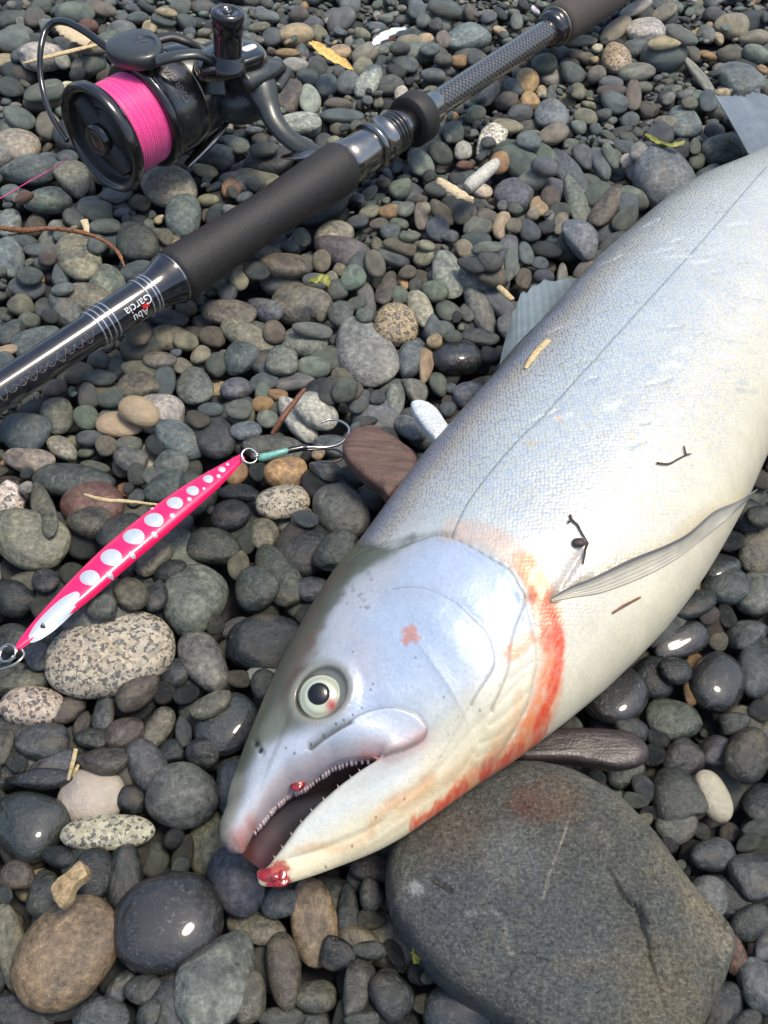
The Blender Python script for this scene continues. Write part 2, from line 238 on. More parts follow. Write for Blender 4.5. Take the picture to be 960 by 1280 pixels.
# surveyed stones: px py half-length half-width angle colour (ground survey grid 960x1280; later ones lie on earlier ones)
PEB = """
33 1027 50 44 0 k;135 1040 57 23 8 Gc;115 995 42 36 20 c;117 1092 34 26 75 k;156 1096 46 23 85 k;54 1118 35 26 80 g;22 1096 24 22 0 b;72 1070 25 14 -15 k;15 1187 57 19 97 v
24 1268 45 26 -10 k;84 1255 32 20 35 g;84 1191 80 54 50 B;128 1272 35 27 0 s;143 1222 26 14 55 s;178 1236 24 20 0 g;188 1266 20 14 60 n;268 1222 75 48 60 m;210 1151 71 60 35 K
313 1246 34 19 80 v;350 1272 30 14 0 g;393 1245 28 22 20 v;355 1213 48 21 95 b;320 1158 40 22 -25 v;350 1128 24 20 20 s;296 1100 48 34 -60 s;393 1152 54 29 97 B;435 1135 33 14 90 k;463 1150 20 14 0 b
421 1192 24 22 0 k;462 1188 22 12 0 k;446 1236 42 20 75 g;489 1245 32 26 -60 k;452 1275 22 12 0 g;470 1085 32 18 0 b;493 1191 20 10 -60 k;505 1166 14 11 -20 b;525 1212 20 14 80 k;529 1255 15 14 0 b;575 1262 50 38 10 k
891 1069 30 21 0 s;846 1030 26 24 0 n;943 1094 35 33 0 s;887 1120 28 24 -50 m;948 1036 20 12 0 m;936 1054 16 12 20 n;940 1155 28 26 0 k;918 1192 28 15 -70 r;958 1183 22 16 60 s;952 1233 40 26 -60 s;905 1262 36 26 60 k;935 1278 20 16 0 k
818 848 28 26 -50 k;845 838 22 18 0 k;868 848 36 16 80 o;770 868 40 38 20 K;841 899 37 26 -12 g;788 910 24 14 -20 k;822 922 16 12 -30 k;852 950 26 25 20 p;898 940 24 22 0 p;935 944 36 30 60 g;845 995 40 32 -50 g;892 995 35 19 -55 c;805 983 20 12 -50 s;793 1001 18 10 -10 n;812 1017 13 9 0 k;746 972 13 11 -40 v;816 944 16 14 0 k
917 905 20 15 0 g;950 885 17 14 80 k;897 853 38 36 60 K;948 836 38 30 80 s;935 793 27 21 0 s;899 802 12 11 0 v;909 769 18 12 -75 k;886 768 14 12 30 b;945 742 28 26 0 m;908 732 30 24 -10 s;903 702 25 24 0 k;952 680 34 26 80 b;868 755 30 18 20 k;855 798 38 20 20 k;952 645 20 14 0 k;925 655 18 14 0 k;950 600 16 14 0 b
25 855 42 16 5 v;14 795 22 20 0 g;50 820 20 20 0 k;41 882 40 26 5 Gc;103 904 17 10 70 b;84 887 27 16 35 b;171 863 33 19 45 b;218 842 19 18 0 s;203 866 15 14 0 k;130 889 24 14 80 s;115 923 22 14 0 g;156 917 26 20 20 b;199 909 29 15 60 v;229 914 21 11 -80 s;138 816 81 48 17 Gc
54 925 34 22 10 s;60 948 34 21 15 s;20 952 14 13 -40 k;3 932 24 15 80 b;126 952 36 18 -5 b;213 940 18 16 0 k;185 957 34 24 -60 s;165 1000 20 18 0 k;50 975 45 14 0 k;228 994 44 40 10 m
325 802 50 36 0 k;328 838 24 14 0 l;331 853 18 18 0 g;296 848 20 11 -5 b;255 826 42 27 -60 m;233 868 17 12 20 k;284 904 44 34 45 k;265 880 28 15 25 v;252 935 22 20 0 k;290 985 34 20 90 s
100 675 26 22 -30 k;243 748 46 38 50 m;270 783 12 12 0 g;28 538 34 24 0 s;28 560 32 16 -5 v;71 520 24 21 90 b;108 522 16 14 0 n;133 558 14 13 0 v;149 531 29 15 -5 t;173 514 26 17 -15 t;160 555 17 11 5 m;163 575 21 15 -5 g;197 557 15 15 0 k;224 550 32 22 -25 s;213 578 24 18 10 g;78 560 20 13 -30 v;172 593 13 13 0 g;188 593 14 11 -60 m;206 608 30 17 15 s;170 622 14 11 80 s
90 595 52 25 -8 g;12 623 20 18 80 G;35 672 50 35 -15 v;54 637 47 15 -70 v;113 652 29 19 5 b;150 664 32 22 30 k;85 704 17 14 20 g;57 726 17 16 0 k;22 713 28 14 -5 v;18 749 28 22 0 k;50 755 17 15 0 g;164 743 22 21 20 b;196 745 20 14 75 k;212 712 22 14 10 k;192 696 28 18 45 v;128 755 20 18 30 g
372 525 32 16 -50 l;396 513 27 19 -20 l;334 524 14 11 -20 l;301 520 17 13 0 v;268 546 30 25 -50 k;247 523 18 11 -40 b;307 538 20 12 15 s;340 561 39 18 -3 n;357 592 27 20 0 o;294 590 16 14 0 o;300 617 28 14 -15 k;288 643 25 22 10 k;353 627 34 22 15 Gc;308 675 16 13 60 g;269 682 36 24 -5 g;330 668 20 18 60 v;298 707 18 14 80 v
399 606 22 20 -20 k;408 588 22 14 -10 s;432 610 18 13 -40 s;380 686 40 36 0 k;382 649 18 12 -25 s;422 688 28 25 30 g;427 638 37 29 -35 m;348 718 42 24 -60 g;320 735 29 27 0 g;392 737 22 16 10 s;463 625 18 16 0 k;440 592 18 14 0 k;412 540 24 14 -10 s;322 590 12 12 0 k
494 498 26 12 85 n;520 487 17 15 -70 m;513 532 24 13 -40 s;484 535 18 15 -50 s;457 525 16 7 5 s;463 540 24 10 0 g;472 496 11 10 0 s;448 502 17 14 60 s;440 488 16 14 50 b;548 480 18 11 -70 n;560 511 12 11 90 s;588 494 24 18 25 s;564 485 8 8 0 s;511 558 12 11 0 b
495 405 27 25 0 Gt;516 447 26 18 60 s;532 453 20 10 80 t;570 447 33 21 5 K;456 440 46 34 -55 m;526 386 25 14 -65 v;559 388 17 13 -15 m;560 343 29 20 -75 m;543 364 18 13 -35 n;600 384 34 15 -60 m;584 391 13 9 -60 n;625 380 24 17 -40 s;586 344 9 8 0 t;484 360 24 12 70 b;457 353 25 11 -75 m;441 338 17 15 0 n;504 351 11 6 -70 o;469 329 15 12 -50 b;493 324 22 10 -5 s;504 309 26 11 -5 v;530 322 13 10 10 v;533 307 11 9 0 v
471 302 15 8 -80 v;488 290 13 11 0 s;510 296 13 8 0 m;499 280 12 8 0 n;474 280 13 8 10 b;547 287 15 14 0 s;563 296 12 8 5 s;596 284 18 13 10 n;593 300 21 10 0 s;608 312 22 9 5 n;580 311 12 10 -30 v;627 282 18 11 75 t;608 264 17 13 20 v;552 266 20 12 -40 b;526 270 16 9 -75 v;487 263 16 10 15 o;463 265 14 10 20 v;507 262 14 9 30 n;416 275 25 18 20 v;447 277 14 9 0 s;428 302 38 18 -10 p;402 327 13 12 -40 v;424 327 11 9 0 v;422 363 14 13 0 m;445 377 15 10 0 n;426 391 17 16 20 g;456 394 12 11 90 n;500 369 12 10 0 n;519 357 9 9 0 g;510 340 12 10 0 b
541 409 15 12 90 s;543 427 10 8 0 t;566 420 12 10 0 n;599 423 26 11 -5 k;615 351 20 12 -5 b;590 331 20 10 -20 k;612 328 17 12 -10 g;640 333 17 10 70 n;637 303 13 12 60 s;612 445 14 10 0 k;413 488 18 14 80 g
358 332 33 20 3 b;377 378 38 24 -5 b;331 387 27 14 -30 s;380 428 30 20 -15 m;390 413 25 11 0 n;283 388 36 16 -5 b;310 419 36 16 -25 v;343 415 14 14 0 b;353 450 20 17 10 n;392 461 21 13 0 n;427 465 16 12 -20 v;370 478 26 11 0 m;328 468 20 12 10 s;300 446 24 20 0 s;271 455 16 15 90 g;294 485 19 16 10 s;243 483 24 23 80 m;251 441 14 14 0 v;265 421 17 12 0 b;328 485 12 11 -60 n;347 490 13 9 -15 o;328 504 14 10 0 o;431 487 17 14 20 g;263 510 16 12 0 s;298 512 17 12 0 m
306 340 22 12 10 b;301 364 14 12 80 v;324 359 17 11 0 k;393 350 16 12 0 s;377 297 13 11 0 n;285 362 14 13 90 s;99 322 36 26 -48 v;133 347 24 18 -10 m;107 373 29 18 -10 v;172 300 27 23 0 k;229 270 26 22 80 s;120 265 24 14 0 n;93 273 14 11 -20 n;133 283 21 10 10 n;57 258 26 9 0 l;12 278 20 15 80 m;121 305 14 12 80 s;207 297 12 10 -60 b;225 305 14 9 20 t;33 304 14 10 0 s;51 312 22 10 5 s;12 322 22 18 80 s;27 382 18 13 -10 v;37 401 14 9 0 n;35 362 23 14 0 s;80 388 24 18 -30 g;54 385 15 12 -60 g;79 361 15 9 10 s;12 417 20 18 40 k;45 430 34 19 22 s;8 438 18 8 0 t;5 452 14 14 0 s;36 345 16 12 0 s;55 330 14 10 0 s;75 345 15 13 80 s;60 322 12 10 0 b
211 399 26 14 0 k;172 418 18 14 0 b;212 424 26 17 10 b;232 425 16 12 0 v;176 438 33 15 -8 v;200 449 21 14 0 b;204 470 17 14 90 s;170 478 30 20 0 b;226 452 14 12 -40 v;122 472 25 12 3 s;110 494 14 14 0 g;141 497 21 13 5 g;68 485 16 10 15 b;97 460 20 14 0 b
643 245 25 22 0 s;647 203 26 18 -10 g;674 258 12 12 0 t;678 222 17 13 0 s;689 242 13 12 0 b;722 254 33 13 -65 n;729 196 18 12 -55 s;708 205 38 16 -55 s;751 204 24 13 -70 s;764 195 17 9 -55 n;784 209 11 10 30 c;801 191 14 12 0 l;831 217 42 30 -15 s;747 242 19 14 20 n;787 247 15 14 80 s;760 257 28 14 50 b;783 272 18 14 40 g;771 297 24 16 30 g;726 299 25 20 -40 s;661 288 17 13 -60 s;643 281 12 10 60 b;636 306 13 12 40 s;578 266 14 12 90 g;602 238 14 11 10 c;657 316 16 10 -75 s;685 312 22 12 -20 k;675 330 11 9 0 s;655 347 18 11 70 b;679 346 13 10 0 s;703 342 14 7 90 l;638 331 20 9 80 n;715 331 10 10 0 b;732 336 15 12 30 b;700 260 15 11 10 g;701 278 16 9 75 v;684 284 14 10 0 k
16 51 22 14 0 n;26 67 14 14 0 s;90 12 27 12 0 n;128 20 19 9 0 v;12 109 18 13 -25 g;48 99 28 13 5 b;55 116 26 9 10 n;79 87 12 9 20 c;25 150 21 14 -25 n;61 157 16 16 0 v;22 183 28 22 10 v;38 212 38 19 5 s;91 223 24 21 -40 v;82 190 15 10 -20 s;60 250 28 12 15 n;146 245 21 13 -10 m;213 236 33 24 -5 v;12 242 14 10 0 s;30 247 14 8 0 r;115 73 25 12 0 b;138 38 24 12 0 n;187 35 10 9 0 t;205 27 16 8 0 s;208 16 14 7 0 t;226 9 14 10 0 n;233 28 14 11 0 s
360 67 16 8 0 o;370 44 23 16 5 Gt;324 34 14 7 0 v;340 47 14 13 90 s;374 18 13 9 0 b;334 21 15 8 0 n;425 65 14 8 0 t;453 77 14 12 0 v;435 103 15 14 20 s;461 102 23 14 50 l;408 107 15 14 90 s;397 86 12 11 0 g;369 82 17 9 0 l;385 97 14 11 -30 g;359 120 21 20 90 b;387 125 17 14 90 l;370 151 31 11 2 l;428 146 29 11 5 s;423 126 18 10 0 b;320 203 29 11 -5 v;269 197 25 15 0 g;293 180 18 10 -20 n;330 187 19 9 0 g;256 213 16 9 -10 t;307 231 13 10 0 l;289 235 13 11 0 o;317 222 14 9 0 m;286 216 14 8 0 m
583 47 28 16 8 s;505 78 18 11 -30 s;521 11 13 11 90 s;555 11 22 11 0 g;530 27 10 10 0 n;545 32 9 6 90 b;555 30 10 9 -40 v;610 22 11 11 0 s;646 27 11 8 90 n;532 44 11 7 0 t;511 48 16 7 0 v;550 53 13 10 -40 g;500 60 13 10 0 g;537 59 13 8 0 s;555 75 12 11 0 b;575 70 12 8 0 o;593 68 9 8 0 s;542 85 16 10 -15 s;539 100 11 9 20 v;495 90 13 9 0 k;489 108 17 13 0 g;502 118 9 9 0 c;660 97 15 14 0 o;641 107 13 10 -20 s;612 117 16 10 45 v;634 126 16 12 0 b;662 122 13 12 -40 o;678 115 11 7 90 t;690 118 10 8 90 g;680 80 16 13 0 g;715 92 18 15 0 s
722 113 11 10 0 v;771 73 21 19 80 Gt;796 91 23 13 10 l;807 38 27 16 5 l;769 38 23 11 30 v;796 10 21 9 20 l;830 15 16 9 15 v;828 68 22 9 3 t;795 64 9 8 0 s;851 50 22 12 0 n;724 51 22 8 0 v;722 66 14 9 0 b;733 73 12 7 0 b;765 114 19 9 0 b;764 104 16 8 0 s;767 128 19 11 -25 s;792 118 19 10 88 b;690 144 22 19 0 s;731 147 16 11 0 v;692 168 20 12 15 v;660 178 16 14 0 s;634 158 20 11 0 v;612 176 25 15 45 G;579 188 12 11 90 l;551 192 16 12 -15 g;567 165 15 13 80 g;610 190 10 8 0 s;526 204 17 14 -25 m;581 209 11 8 0 r;545 236 15 10 0 n;500 236 15 12 0 n;524 245 12 9 0 b;623 219 12 12 30 o
914 33 22 16 0 v;942 51 19 11 0 v;945 67 18 11 0 n;882 44 12 12 0 m;867 67 13 11 80 b;885 70 13 7 0 o;898 48 9 7 -50 t;912 67 17 12 0 b;924 98 31 21 -15 s;953 86 8 7 0 o;874 95 29 7 -35 l;902 116 11 8 0 t;854 151 24 20 -45 s;824 169 18 15 0 s;832 146 15 9 -20 v;893 164 14 11 0 s;903 188 29 17 0 g;884 134 13 12 -40 s;862 129 11 9 0 b;871 202 10 9 0 n;869 183 10 7 90 g;850 186 14 12 0 k
"""
N_IND = 285
# ---------------------------------------------------------------- pebble shapes (unit size, shared meshes)
def ico(sub):
    bm = bmesh.new(); bmesh.ops.create_icosphere(bm, subdivisions=sub, radius=1.0)
    V = np.array([v.co[:] for v in bm.verts]); F = np.array([[v.index for v in f.verts] for f in bm.faces]); bm.free(); return V, F
ICO = {s: ico(s) for s in (3, 4, 5)}
def pebble_verts(V, seed, ang=.5):
    """rounded polyhedron: smooth maximum over random facets, then soft lumps. ang 0 = water-smooth, 1 = blocky"""
    r_ = np.random.default_rng(seed); n = r_.normal(size=(13, 3)); n /= np.linalg.norm(n, axis=1)[:, None]
    h = r_.uniform(.80, 1.12, 13); p = 5 + 7 * ang
    base = (np.abs(V @ np.eye(3)) ** 2.25).sum(1) ** (-1 / 2.25)
    d = np.maximum(V @ n.T, 0) / h; rr = ((d ** p).sum(1) + (1 / 1.18) ** p) ** (-1 / p)
    rad = (1 - .75 * ang) * base + .75 * ang * rr
    rad *= 1 + (.05 + .05 * ang) * vnoise(V, 1.1, seed, 2) + .018 * vnoise(V, 4.0, seed + 5, 2)
    if seed % 5 == 3:      # a chip or shallow hollow
        k = r_.normal(size=3); k /= np.linalg.norm(k); rad *= 1 - .16 * np.exp(-((1 - V @ k) / .10) ** 2)
    skew = r_.uniform(-.18, .18) * (seed != 110); P = V * rad[:, None]; P[:, 1] *= 1 + skew * P[:, 0]; P[:, 2] *= 1 + r_.uniform(-.12, .12) * P[:, 0]
    P[:, 0] += r_.uniform(-.15, .15) * P[:, 1] ** 2 * (seed != 110)
    P /= (np.percentile(np.abs(P), 99.5, axis=0)[None, :]); return P
NSH = 22
ANG = [.08, .6, .35, .8, .15, .45, .7, .3, .55, .9, .12, .4, .65, .3, .5, .8, .2, .45, .3, .6, .85, .25]
LOW = [pebble_verts(ICO[3][0], 100 + k, ANG[k]) for k in range(NSH)]
HIGH = [mesh('pebble_%d' % k, pebble_verts(ICO[4][0], 100 + k, ANG[k]), ICO[4][1]) for k in range(NSH)]

# ---------------------------------------------------------------- laying the beach: stones settle one after another on a height grid
X0, Y0, GS, NX, NY = -.44, -.03, .001, 880, 900
SHEET = -.024
H = np.full((NX, NY), SHEET); OWN = np.full((NX, NY), -1, np.int32); DIG = np.zeros((NX, NY), bool)
STN = []     # dict per stone
def axes_of(yaw, gx, gy, roll=0.0):
    nrm = Vector((-gx, -gy, 1)).normalized(); q = Vector((0, 0, 1)).rotation_difference(nrm)
    return np.array((q.to_matrix() @ Matrix.Rotation(yaw, 3, 'Z') @ Matrix.Rotation(roll, 3, 'X')))
def surf(cx, cy, sa, Rm):
    A = Rm @ np.diag(1 / np.square(sa)) @ Rm.T; ext = math.sqrt((Rm[0] ** 2 * np.square(sa)).sum()), math.sqrt((Rm[1] ** 2 * np.square(sa)).sum())
    i0, i1 = int((cx - ext[0] - X0) / GS) + 1, int((cx + ext[0] - X0) / GS) + 1
    j0, j1 = int((cy - ext[1] - Y0) / GS) + 1, int((cy + ext[1] - Y0) / GS) + 1
    if i0 < 0 or j0 < 0 or i1 > NX or j1 > NY or i1 <= i0 or j1 <= j0: return None
    dx = (X0 + GS * np.arange(i0, i1) - cx)[:, None]; dy = (Y0 + GS * np.arange(j0, j1) - cy)[None, :]
    B = A[0, 2] * dx + A[1, 2] * dy; q = A[0, 0] * dx * dx + 2 * A[0, 1] * dx * dy + A[1, 1] * dy * dy - 1
    D = B * B - A[2, 2] * q; ok = D > 0; D = np.sqrt(np.maximum(D, 0))
    return (slice(i0, i1), slice(j0, j1)), ok, (-B - D) / A[2, 2], (-B + D) / A[2, 2]
def settle(cx, cy, sa, yaw, pct=88, tilt=.7, maxt=.55):
    r_ = surf(cx, cy, sa, axes_of(yaw, 0, 0))
    if r_ is None: return None
    sl_, ok, un, up = r_; h = H[sl_]
    if ok.sum() < 6: return None
    dx = (np.arange(h.shape[0]) - h.shape[0] / 2)[:, None] * np.ones_like(h) * GS; dy = (np.arange(h.shape[1]) - h.shape[1] / 2)[None, :] * np.ones_like(h) * GS
    hh = h[ok]; mh = hh.mean(); gx = ((hh - mh) * dx[ok]).sum() / ((dx[ok] ** 2).sum() + 1e-12); gy = ((hh - mh) * dy[ok]).sum() / ((dy[ok] ** 2).sum() + 1e-12)
    g = math.hypot(gx, gy); k = min(tilt, maxt / (g + 1e-9)); Rm = axes_of(yaw, gx * k, gy * k)
    r_ = surf(cx, cy, sa, Rm)
    if r_ is None: return None
    sl_, ok, un, up = r_
    if ok.sum() < 6: return None
    z = np.percentile((H[sl_] - un)[ok], pct); return z, Rm, sl_, ok, up
def commit(cx, cy, z, sa, Rm, sl_, ok, up, dig, **kw):
    k = len(STN); STN.append(dict(p=(cx, cy, z), sa=sa, R=Rm, dig=dig, **kw))
    t = z + up; h = H[sl_]; m = ok & (t > h); h[m] = t[m]; OWN[sl_][m] = k; DIG[sl_][m] = dig
    return k
def half_w(y): return .11 + (y - .048) * .2564
def rand_col(y, r_):
    c = r_.choice(list('kgsmlnbvtcorw'), p=[.16, .18, .22, .13, .03, .10, .065, .075, .018, .006, .008, .004, .004]); return c
def rsize(r_, y):
    a = float(np.clip(r_.lognormal(math.log(.0068), .36), .0034, .0145)) * (1.12 if y < .25 else .92); b = a * r_.uniform(.62, .92); c = b * r_.uniform(.48, .82); return np.array([a, b, c])
def dryness(px, py, r_): return float(np.clip(.25 + .75 * (1 - sstep(300, 860, py)) + r_.uniform(-.12, .12), .15, 1))
FISH_PX = [(283,1003),(277,1050),(310,1066),(345,1110),(480,1065),(600,985),(700,910),(800,825),(900,700),(960,575),(1010,500),(1060,300),(960,182),(850,235),(760,310),(640,440),(560,530),(445,680),(362,803)]
FISH_XY = np.array([at(x, y, .02) for x, y in FISH_PX])
BOULDER_PX = [(484,1080),(497,1040),(530,1000),(580,975),(640,957),(700,965),(760,998),(810,1048),(850,1105),(872,1132),(900,1158),(913,1185),(906,1222),(888,1262),(862,1305),(800,1345),(700,1330),(636,1278),(560,1228),(512,1172),(487,1122)]
BOULDER_XY = np.array([at(x, y, .004) for x, y in BOULDER_PX])
BARK_PX = [(600,930),(640,921),(690,913),(740,913),(785,917),(806,930),(810,945),(798,958),(770,963),(738,958),(700,953),(655,953),(610,948)]
def deep_zone(P):
    q = np.array([P]); f = inside(q, FISH_XY)[0]; b = inside(q, BOULDER_XY)[0]
    return f, b
rb = np.random.default_rng(5)
def scatter(n, tries, accept, pct=88, scale=1.0, tag_=0, ymax=.86, xm=.05):
    done = 0
    for _ in range(n):
        best = None
        for t in range(tries):
            y = rb.uniform(-.005, ymax); x = rb.uniform(-1, 1) * (half_w(y) + xm)
            if t == 0: sa = rsize(rb, y) * scale; yaw = rb.uniform(0, math.pi)
            i, j = int((x - X0) / GS), int((y - Y0) / GS)
            if not (8 < i < NX - 8 and 8 < j < NY - 8): continue
            v = H[i-4:i+5, j-4:j+5].mean()
            if best is None or v < best[0]: best = (v, x, y)
        if best is None: continue
        _, x, y = best; s = settle(x, y, sa, yaw, pct)
        if s is None: continue
        if accept and not accept(x, y, sa, s): continue
        f, b = deep_zone((x, y)); z = s[0]
        if b: z = min(z, -.010 - sa[2])
        if f: z = min(z, -.001 - sa[2])
        commit(x, y, z, sa, s[1], s[2], s[3], s[4], False, col=rand_col(y, rb), sh=int(rb.integers(NSH))); done += 1
    return done
scatter(2700, 7, None)
# surveyed stones, in order
def parse():
    out = []
    for ln in PEB.strip().split('\n'):
        for it in ln.split(';'):
            f = it.split(); out.append([float(v) for v in f[:5]] + [f[5]])
    return out
SURV = parse(); Z_OFF = 0.0
def px_to_ground(cx, cy, rx, ry, ang, z, cth):
    a = R(ang); Rm = np.array([[math.cos(a), -math.sin(a)], [math.sin(a), math.cos(a)]]); M = Rm.T @ np.diag([rx * rx, ry * ry]) @ Rm
    M = np.array([[M[0, 0], -abs(0) + M[0, 1] * 1.0], [M[1, 0], M[1, 1]]])
    p = at(cx, cy, z); e = 1e-4
    q0 = to_px((p[0], p[1], z)); J = np.stack([(to_px((p[0] + e, p[1], z)) - q0) / e, (to_px((p[0], p[1] + e, z)) - q0) / e], 1); kz = (to_px((p[0], p[1], z + e)) - q0) / e
    for it in range(3):
        Mt = M - cth ** 2 * np.outer(kz, kz); Mt[1, 1] = max(Mt[1, 1], .35 * M[1, 1]); Mt[0, 0] = max(Mt[0, 0], .35 * M[0, 0])
        Ji = np.linalg.inv(J); W = Ji @ Mt @ Ji.T; ev, U = np.linalg.eigh(W)
        ev = np.maximum(ev, (.0015) ** 2); a_, b_ = math.sqrt(ev[1]), math.sqrt(ev[0]); cth = min(cth, .62 * b_ + .0004)
    return p, a_, b_, cth, math.atan2(U[1, 1], U[0, 1])
rs = np.random.default_rng(21)
zs = []
for k, (cx, cy, rx, ry, ang, cc) in enumerate(SURV):
    z = -.002; tf = rs.uniform(.50, .70)
    for it in range(3):
        g = px_to_ground(cx, cy, rx, ry, ang, z, .0125)
        p, a_, b_, _, yaw = g; c_ = min(tf * b_, .013); g = px_to_ground(cx, cy, rx, ry, ang, z, c_); p, a_, b_, _, yaw = g
        sa = np.array([a_, b_, min(tf * b_, .013)]) * 1.03
        s = settle(p[0], p[1], sa, yaw, 62, .35, .3)
        if s is None: break
        z = float(np.clip(s[0], -.012, .006))
    if s is None: continue
    zs.append(s[0]); s = settle(p[0], p[1], sa, yaw, 62, .35, .3)
    f, b = deep_zone(p)
    r_ = surf(p[0], p[1], sa, s[1])
    commit(p[0], p[1], z, sa, s[1], s[2], s[3], s[4], True, col=cc, sh=(10 if cc in ('Gc', 'K', 'c', 'B') and rx > 33 else int(rs.integers(NSH))), px=(cx, cy))
print('surveyed', len(zs), 'z pct', np.percentile(zs, [5, 25, 50, 75, 95]))
# small stones washed into the gaps, then loose cover where nothing was surveyed
def gap_ok(x, y, sa, s):
    z, Rm, sl_, ok, up = s; cov = (DIG[sl_] & ok & ((z + up) > H[sl_])).sum() / ok.sum()
    i, j = int((x - X0) / GS), int((y - Y0) / GS); near = DIG[max(0, i-16):i+17, max(0, j-16):j+17].mean()
    return cov < .06 and z < (-.0060 if near > .3 else .002)
def grit_ok(x, y, sa, s): return s[0] < .001
print('gap stones', scatter(2900, 9, gap_ok, 84, .66))
print('grit', scatter(2600, 14, grit_ok, 90, .34))
print('stones', len(STN), 'H', np.percentile(H, [5, 50, 95]))
# ---------------------------------------------------------------- the salmon (one continuous skin, laid on its side)
# stations: dorsal survey point, ventral survey point (or world XY), half thickness, height of the middle plane
ST_F = [((283,1003), (345,1113), .0125, .021), ((318,905), (418,1090), .019, .023), ((361,803), (505,1052), .0255, .027), ((412,714), (603,984), .031, .030),
        ((441,680), (655,949), .033, .032), ((506,590), (762,864), .036, .034), ((556,530), (850,770), .038, .035), ((637,440), (913,668), .038, .035),
        ((698,370), (958,572), .036, .034), ((760,306), (.182,.286), .032, .031), ((850,232), (.210,.340), .025, .026), ((925,197), (.234,.388), .017, .020),
        ((960,181), (.249,.418), .013, .017), ((.224,.482), (.262,.440), .010, .014)]
def stxy(p, T, zc, sgn):
    return at(p[0], p[1], zc + sgn * .25 * T) if p[0] > 5 else np.array(p, float)
DOR = np.array([stxy(a, T, z, 1) for a, b, T, z in ST_F]); VEN = np.array([stxy(b, T, z, -1) for a, b, T, z in ST_F])
TT = np.array([[T, z] for _, _, T, z in ST_F])
VMR, VM = .66, .80
def mv(v): return np.interp(v, [0, VMR, 1], [0, VM, 1])
def iv(v): return np.interp(v, [0, VM, 1], [0, VMR, 1])
FRONT = [(0,(283,1003)),(.05,(275,1030)),(.10,(275,1052)),(.15,(287,1064)),(.19,(303,1066)),(.25,(317,1040)),(.33,(341,1010)),(.40,(363,990)),(.45,(380,983)),(.50,(397,969)),(.55,(416,956)),(.60,(437,948)),(VMR,(478,945)),
         (.70,(450,958)),(.74,(422,977)),(.79,(394,1003)),(.83,(369,1028)),(.87,(351,1050)),(.91,(331,1072)),(.94,(320,1090)),(.97,(324,1107)),(1,(345,1113))]
FV = mv(np.array([v for v, p in FRONT])); FXY = np.array([at(p[0], p[1], .021 + (.0 if v in (0, 1) or v < .16 or v > .92 else float(np.interp(v, [.19,.25,.33,.40,.45,.50,.55,.60,.66,.70,.74,.79,.83,.91], [.001,.001,.002,.003,.005,.009,.014,.019,.022,.020,.016,.011,.009,.009])))) for v, p in FRONT]); FXY[0] = DOR[0]; FXY[-1] = VEN[0]
NHEAD, NBODY, NVV = 330, 420, 330
th = np.linspace(0, math.pi, NVV); vv = (1 - np.cos(th)) / 2; vv = .55 * vv + .45 * th / math.pi; vr = iv(vv)      # finer rows near both edges
F_at = np.stack([np.interp(vv, FV, FXY[:, k]) for k in (0, 1)], 1)
for _ in range(7): F_at[1:-1] = .25 * F_at[:-2] + .5 * F_at[1:-1] + .25 * F_at[2:]
hs = np.linspace(0, 1, NHEAD) ** 1.25
Dh = catmull(DOR[:5], 4001)[:3001]; Vh = catmull(VEN[:5], 4001)[:3001]
pick = lambda A, s: np.stack([np.interp(s, np.linspace(0, 1, len(A)), A[:, k]) for k in range(A.shape[1])], 1)
Ds, Vs = pick(Dh, hs), pick(Vh, hs); R1 = Dh[-1] + (Vh[-1] - Dh[-1]) * vv[:, None]
s_ = hs[:, None, None]; v_ = vv[None, :, None]
HEAD = (1 - s_) * F_at[None] + s_ * R1[None] + (1 - v_) * Ds[:, None] + v_ * Vs[:, None] \
     - ((1 - s_) * (1 - v_) * DOR[0] + (1 - s_) * v_ * VEN[0] + s_ * (1 - v_) * Dh[-1] + s_ * v_ * Vh[-1])
full = catmull(DOR, 13001); fullV = catmull(VEN, 13001); bs = np.linspace(3 / 13, 1, NBODY + 1)[1:]
Db, Vb = pick(full, bs), pick(fullV, bs); BODY = Db[:, None] + (Vb - Db)[:, None] * vv[None, :, None]
XYg = np.concatenate([HEAD, BODY]); NU = len(XYg)
sst = np.concatenate([hs * 3, bs * 13]); TTs = catmull(TT, 13001); Tz = pick(TTs, sst / 13)
Vg = np.broadcast_to(vv[None], (NU, NVV)); c_ = np.abs(2 * Vg - 1)
prof = np.maximum(1 - c_ ** 2.15, 0) ** (1 / 2.05)
lipL = F_at[(vr >= .18) & (vr <= VMR)]; lipW = F_at[(vr >= VMR - .003) & (vr <= .92)]; tipU = F_at[vr <= .19]; tipL = F_at[vr >= .91]
P2 = XYg.reshape(-1, 2)
hd = np.zeros(len(P2), bool); hd[:NHEAD * NVV] = True
def rounding(L, r):
    d = np.full(len(P2), 1.0); d[hd] = pl_dist(P2[hd], L)[0]; q = np.clip(d / r, 0, 1); return (1 - (1 - q) ** 2.6) ** (1 / 2.4)
flv = np.interp(iv(Vg.ravel()), [.42,.45,.50,.55,.60,.66,.70,.74,.79,.85], [0,.02,.16,.36,.56,.66,.60,.44,.22,0]); rlip = rounding(np.concatenate([lipL, lipW[2:]]), np.interp(iv(Vg.ravel()), [.5, .62, .70, .78], [.0070, .0060, .0045, .0034])); rlip = flv + (1 - flv) * rlip; rtu = rounding(tipU, .011); rtl = rounding(tipL, .008)
hw = 1 - sstep(2.2, 3.4, np.repeat(sst, NVV)); Vr = iv(Vg.ravel()); lower = sstep(VMR - .04, VMR + .14, Vr)
shape = prof.ravel() * rlip * rtu * rtl * (1 - .22 * hw * lower)
Tv = np.repeat(Tz[:, 0], NVV); Zc = np.repeat(Tz[:, 1], NVV)
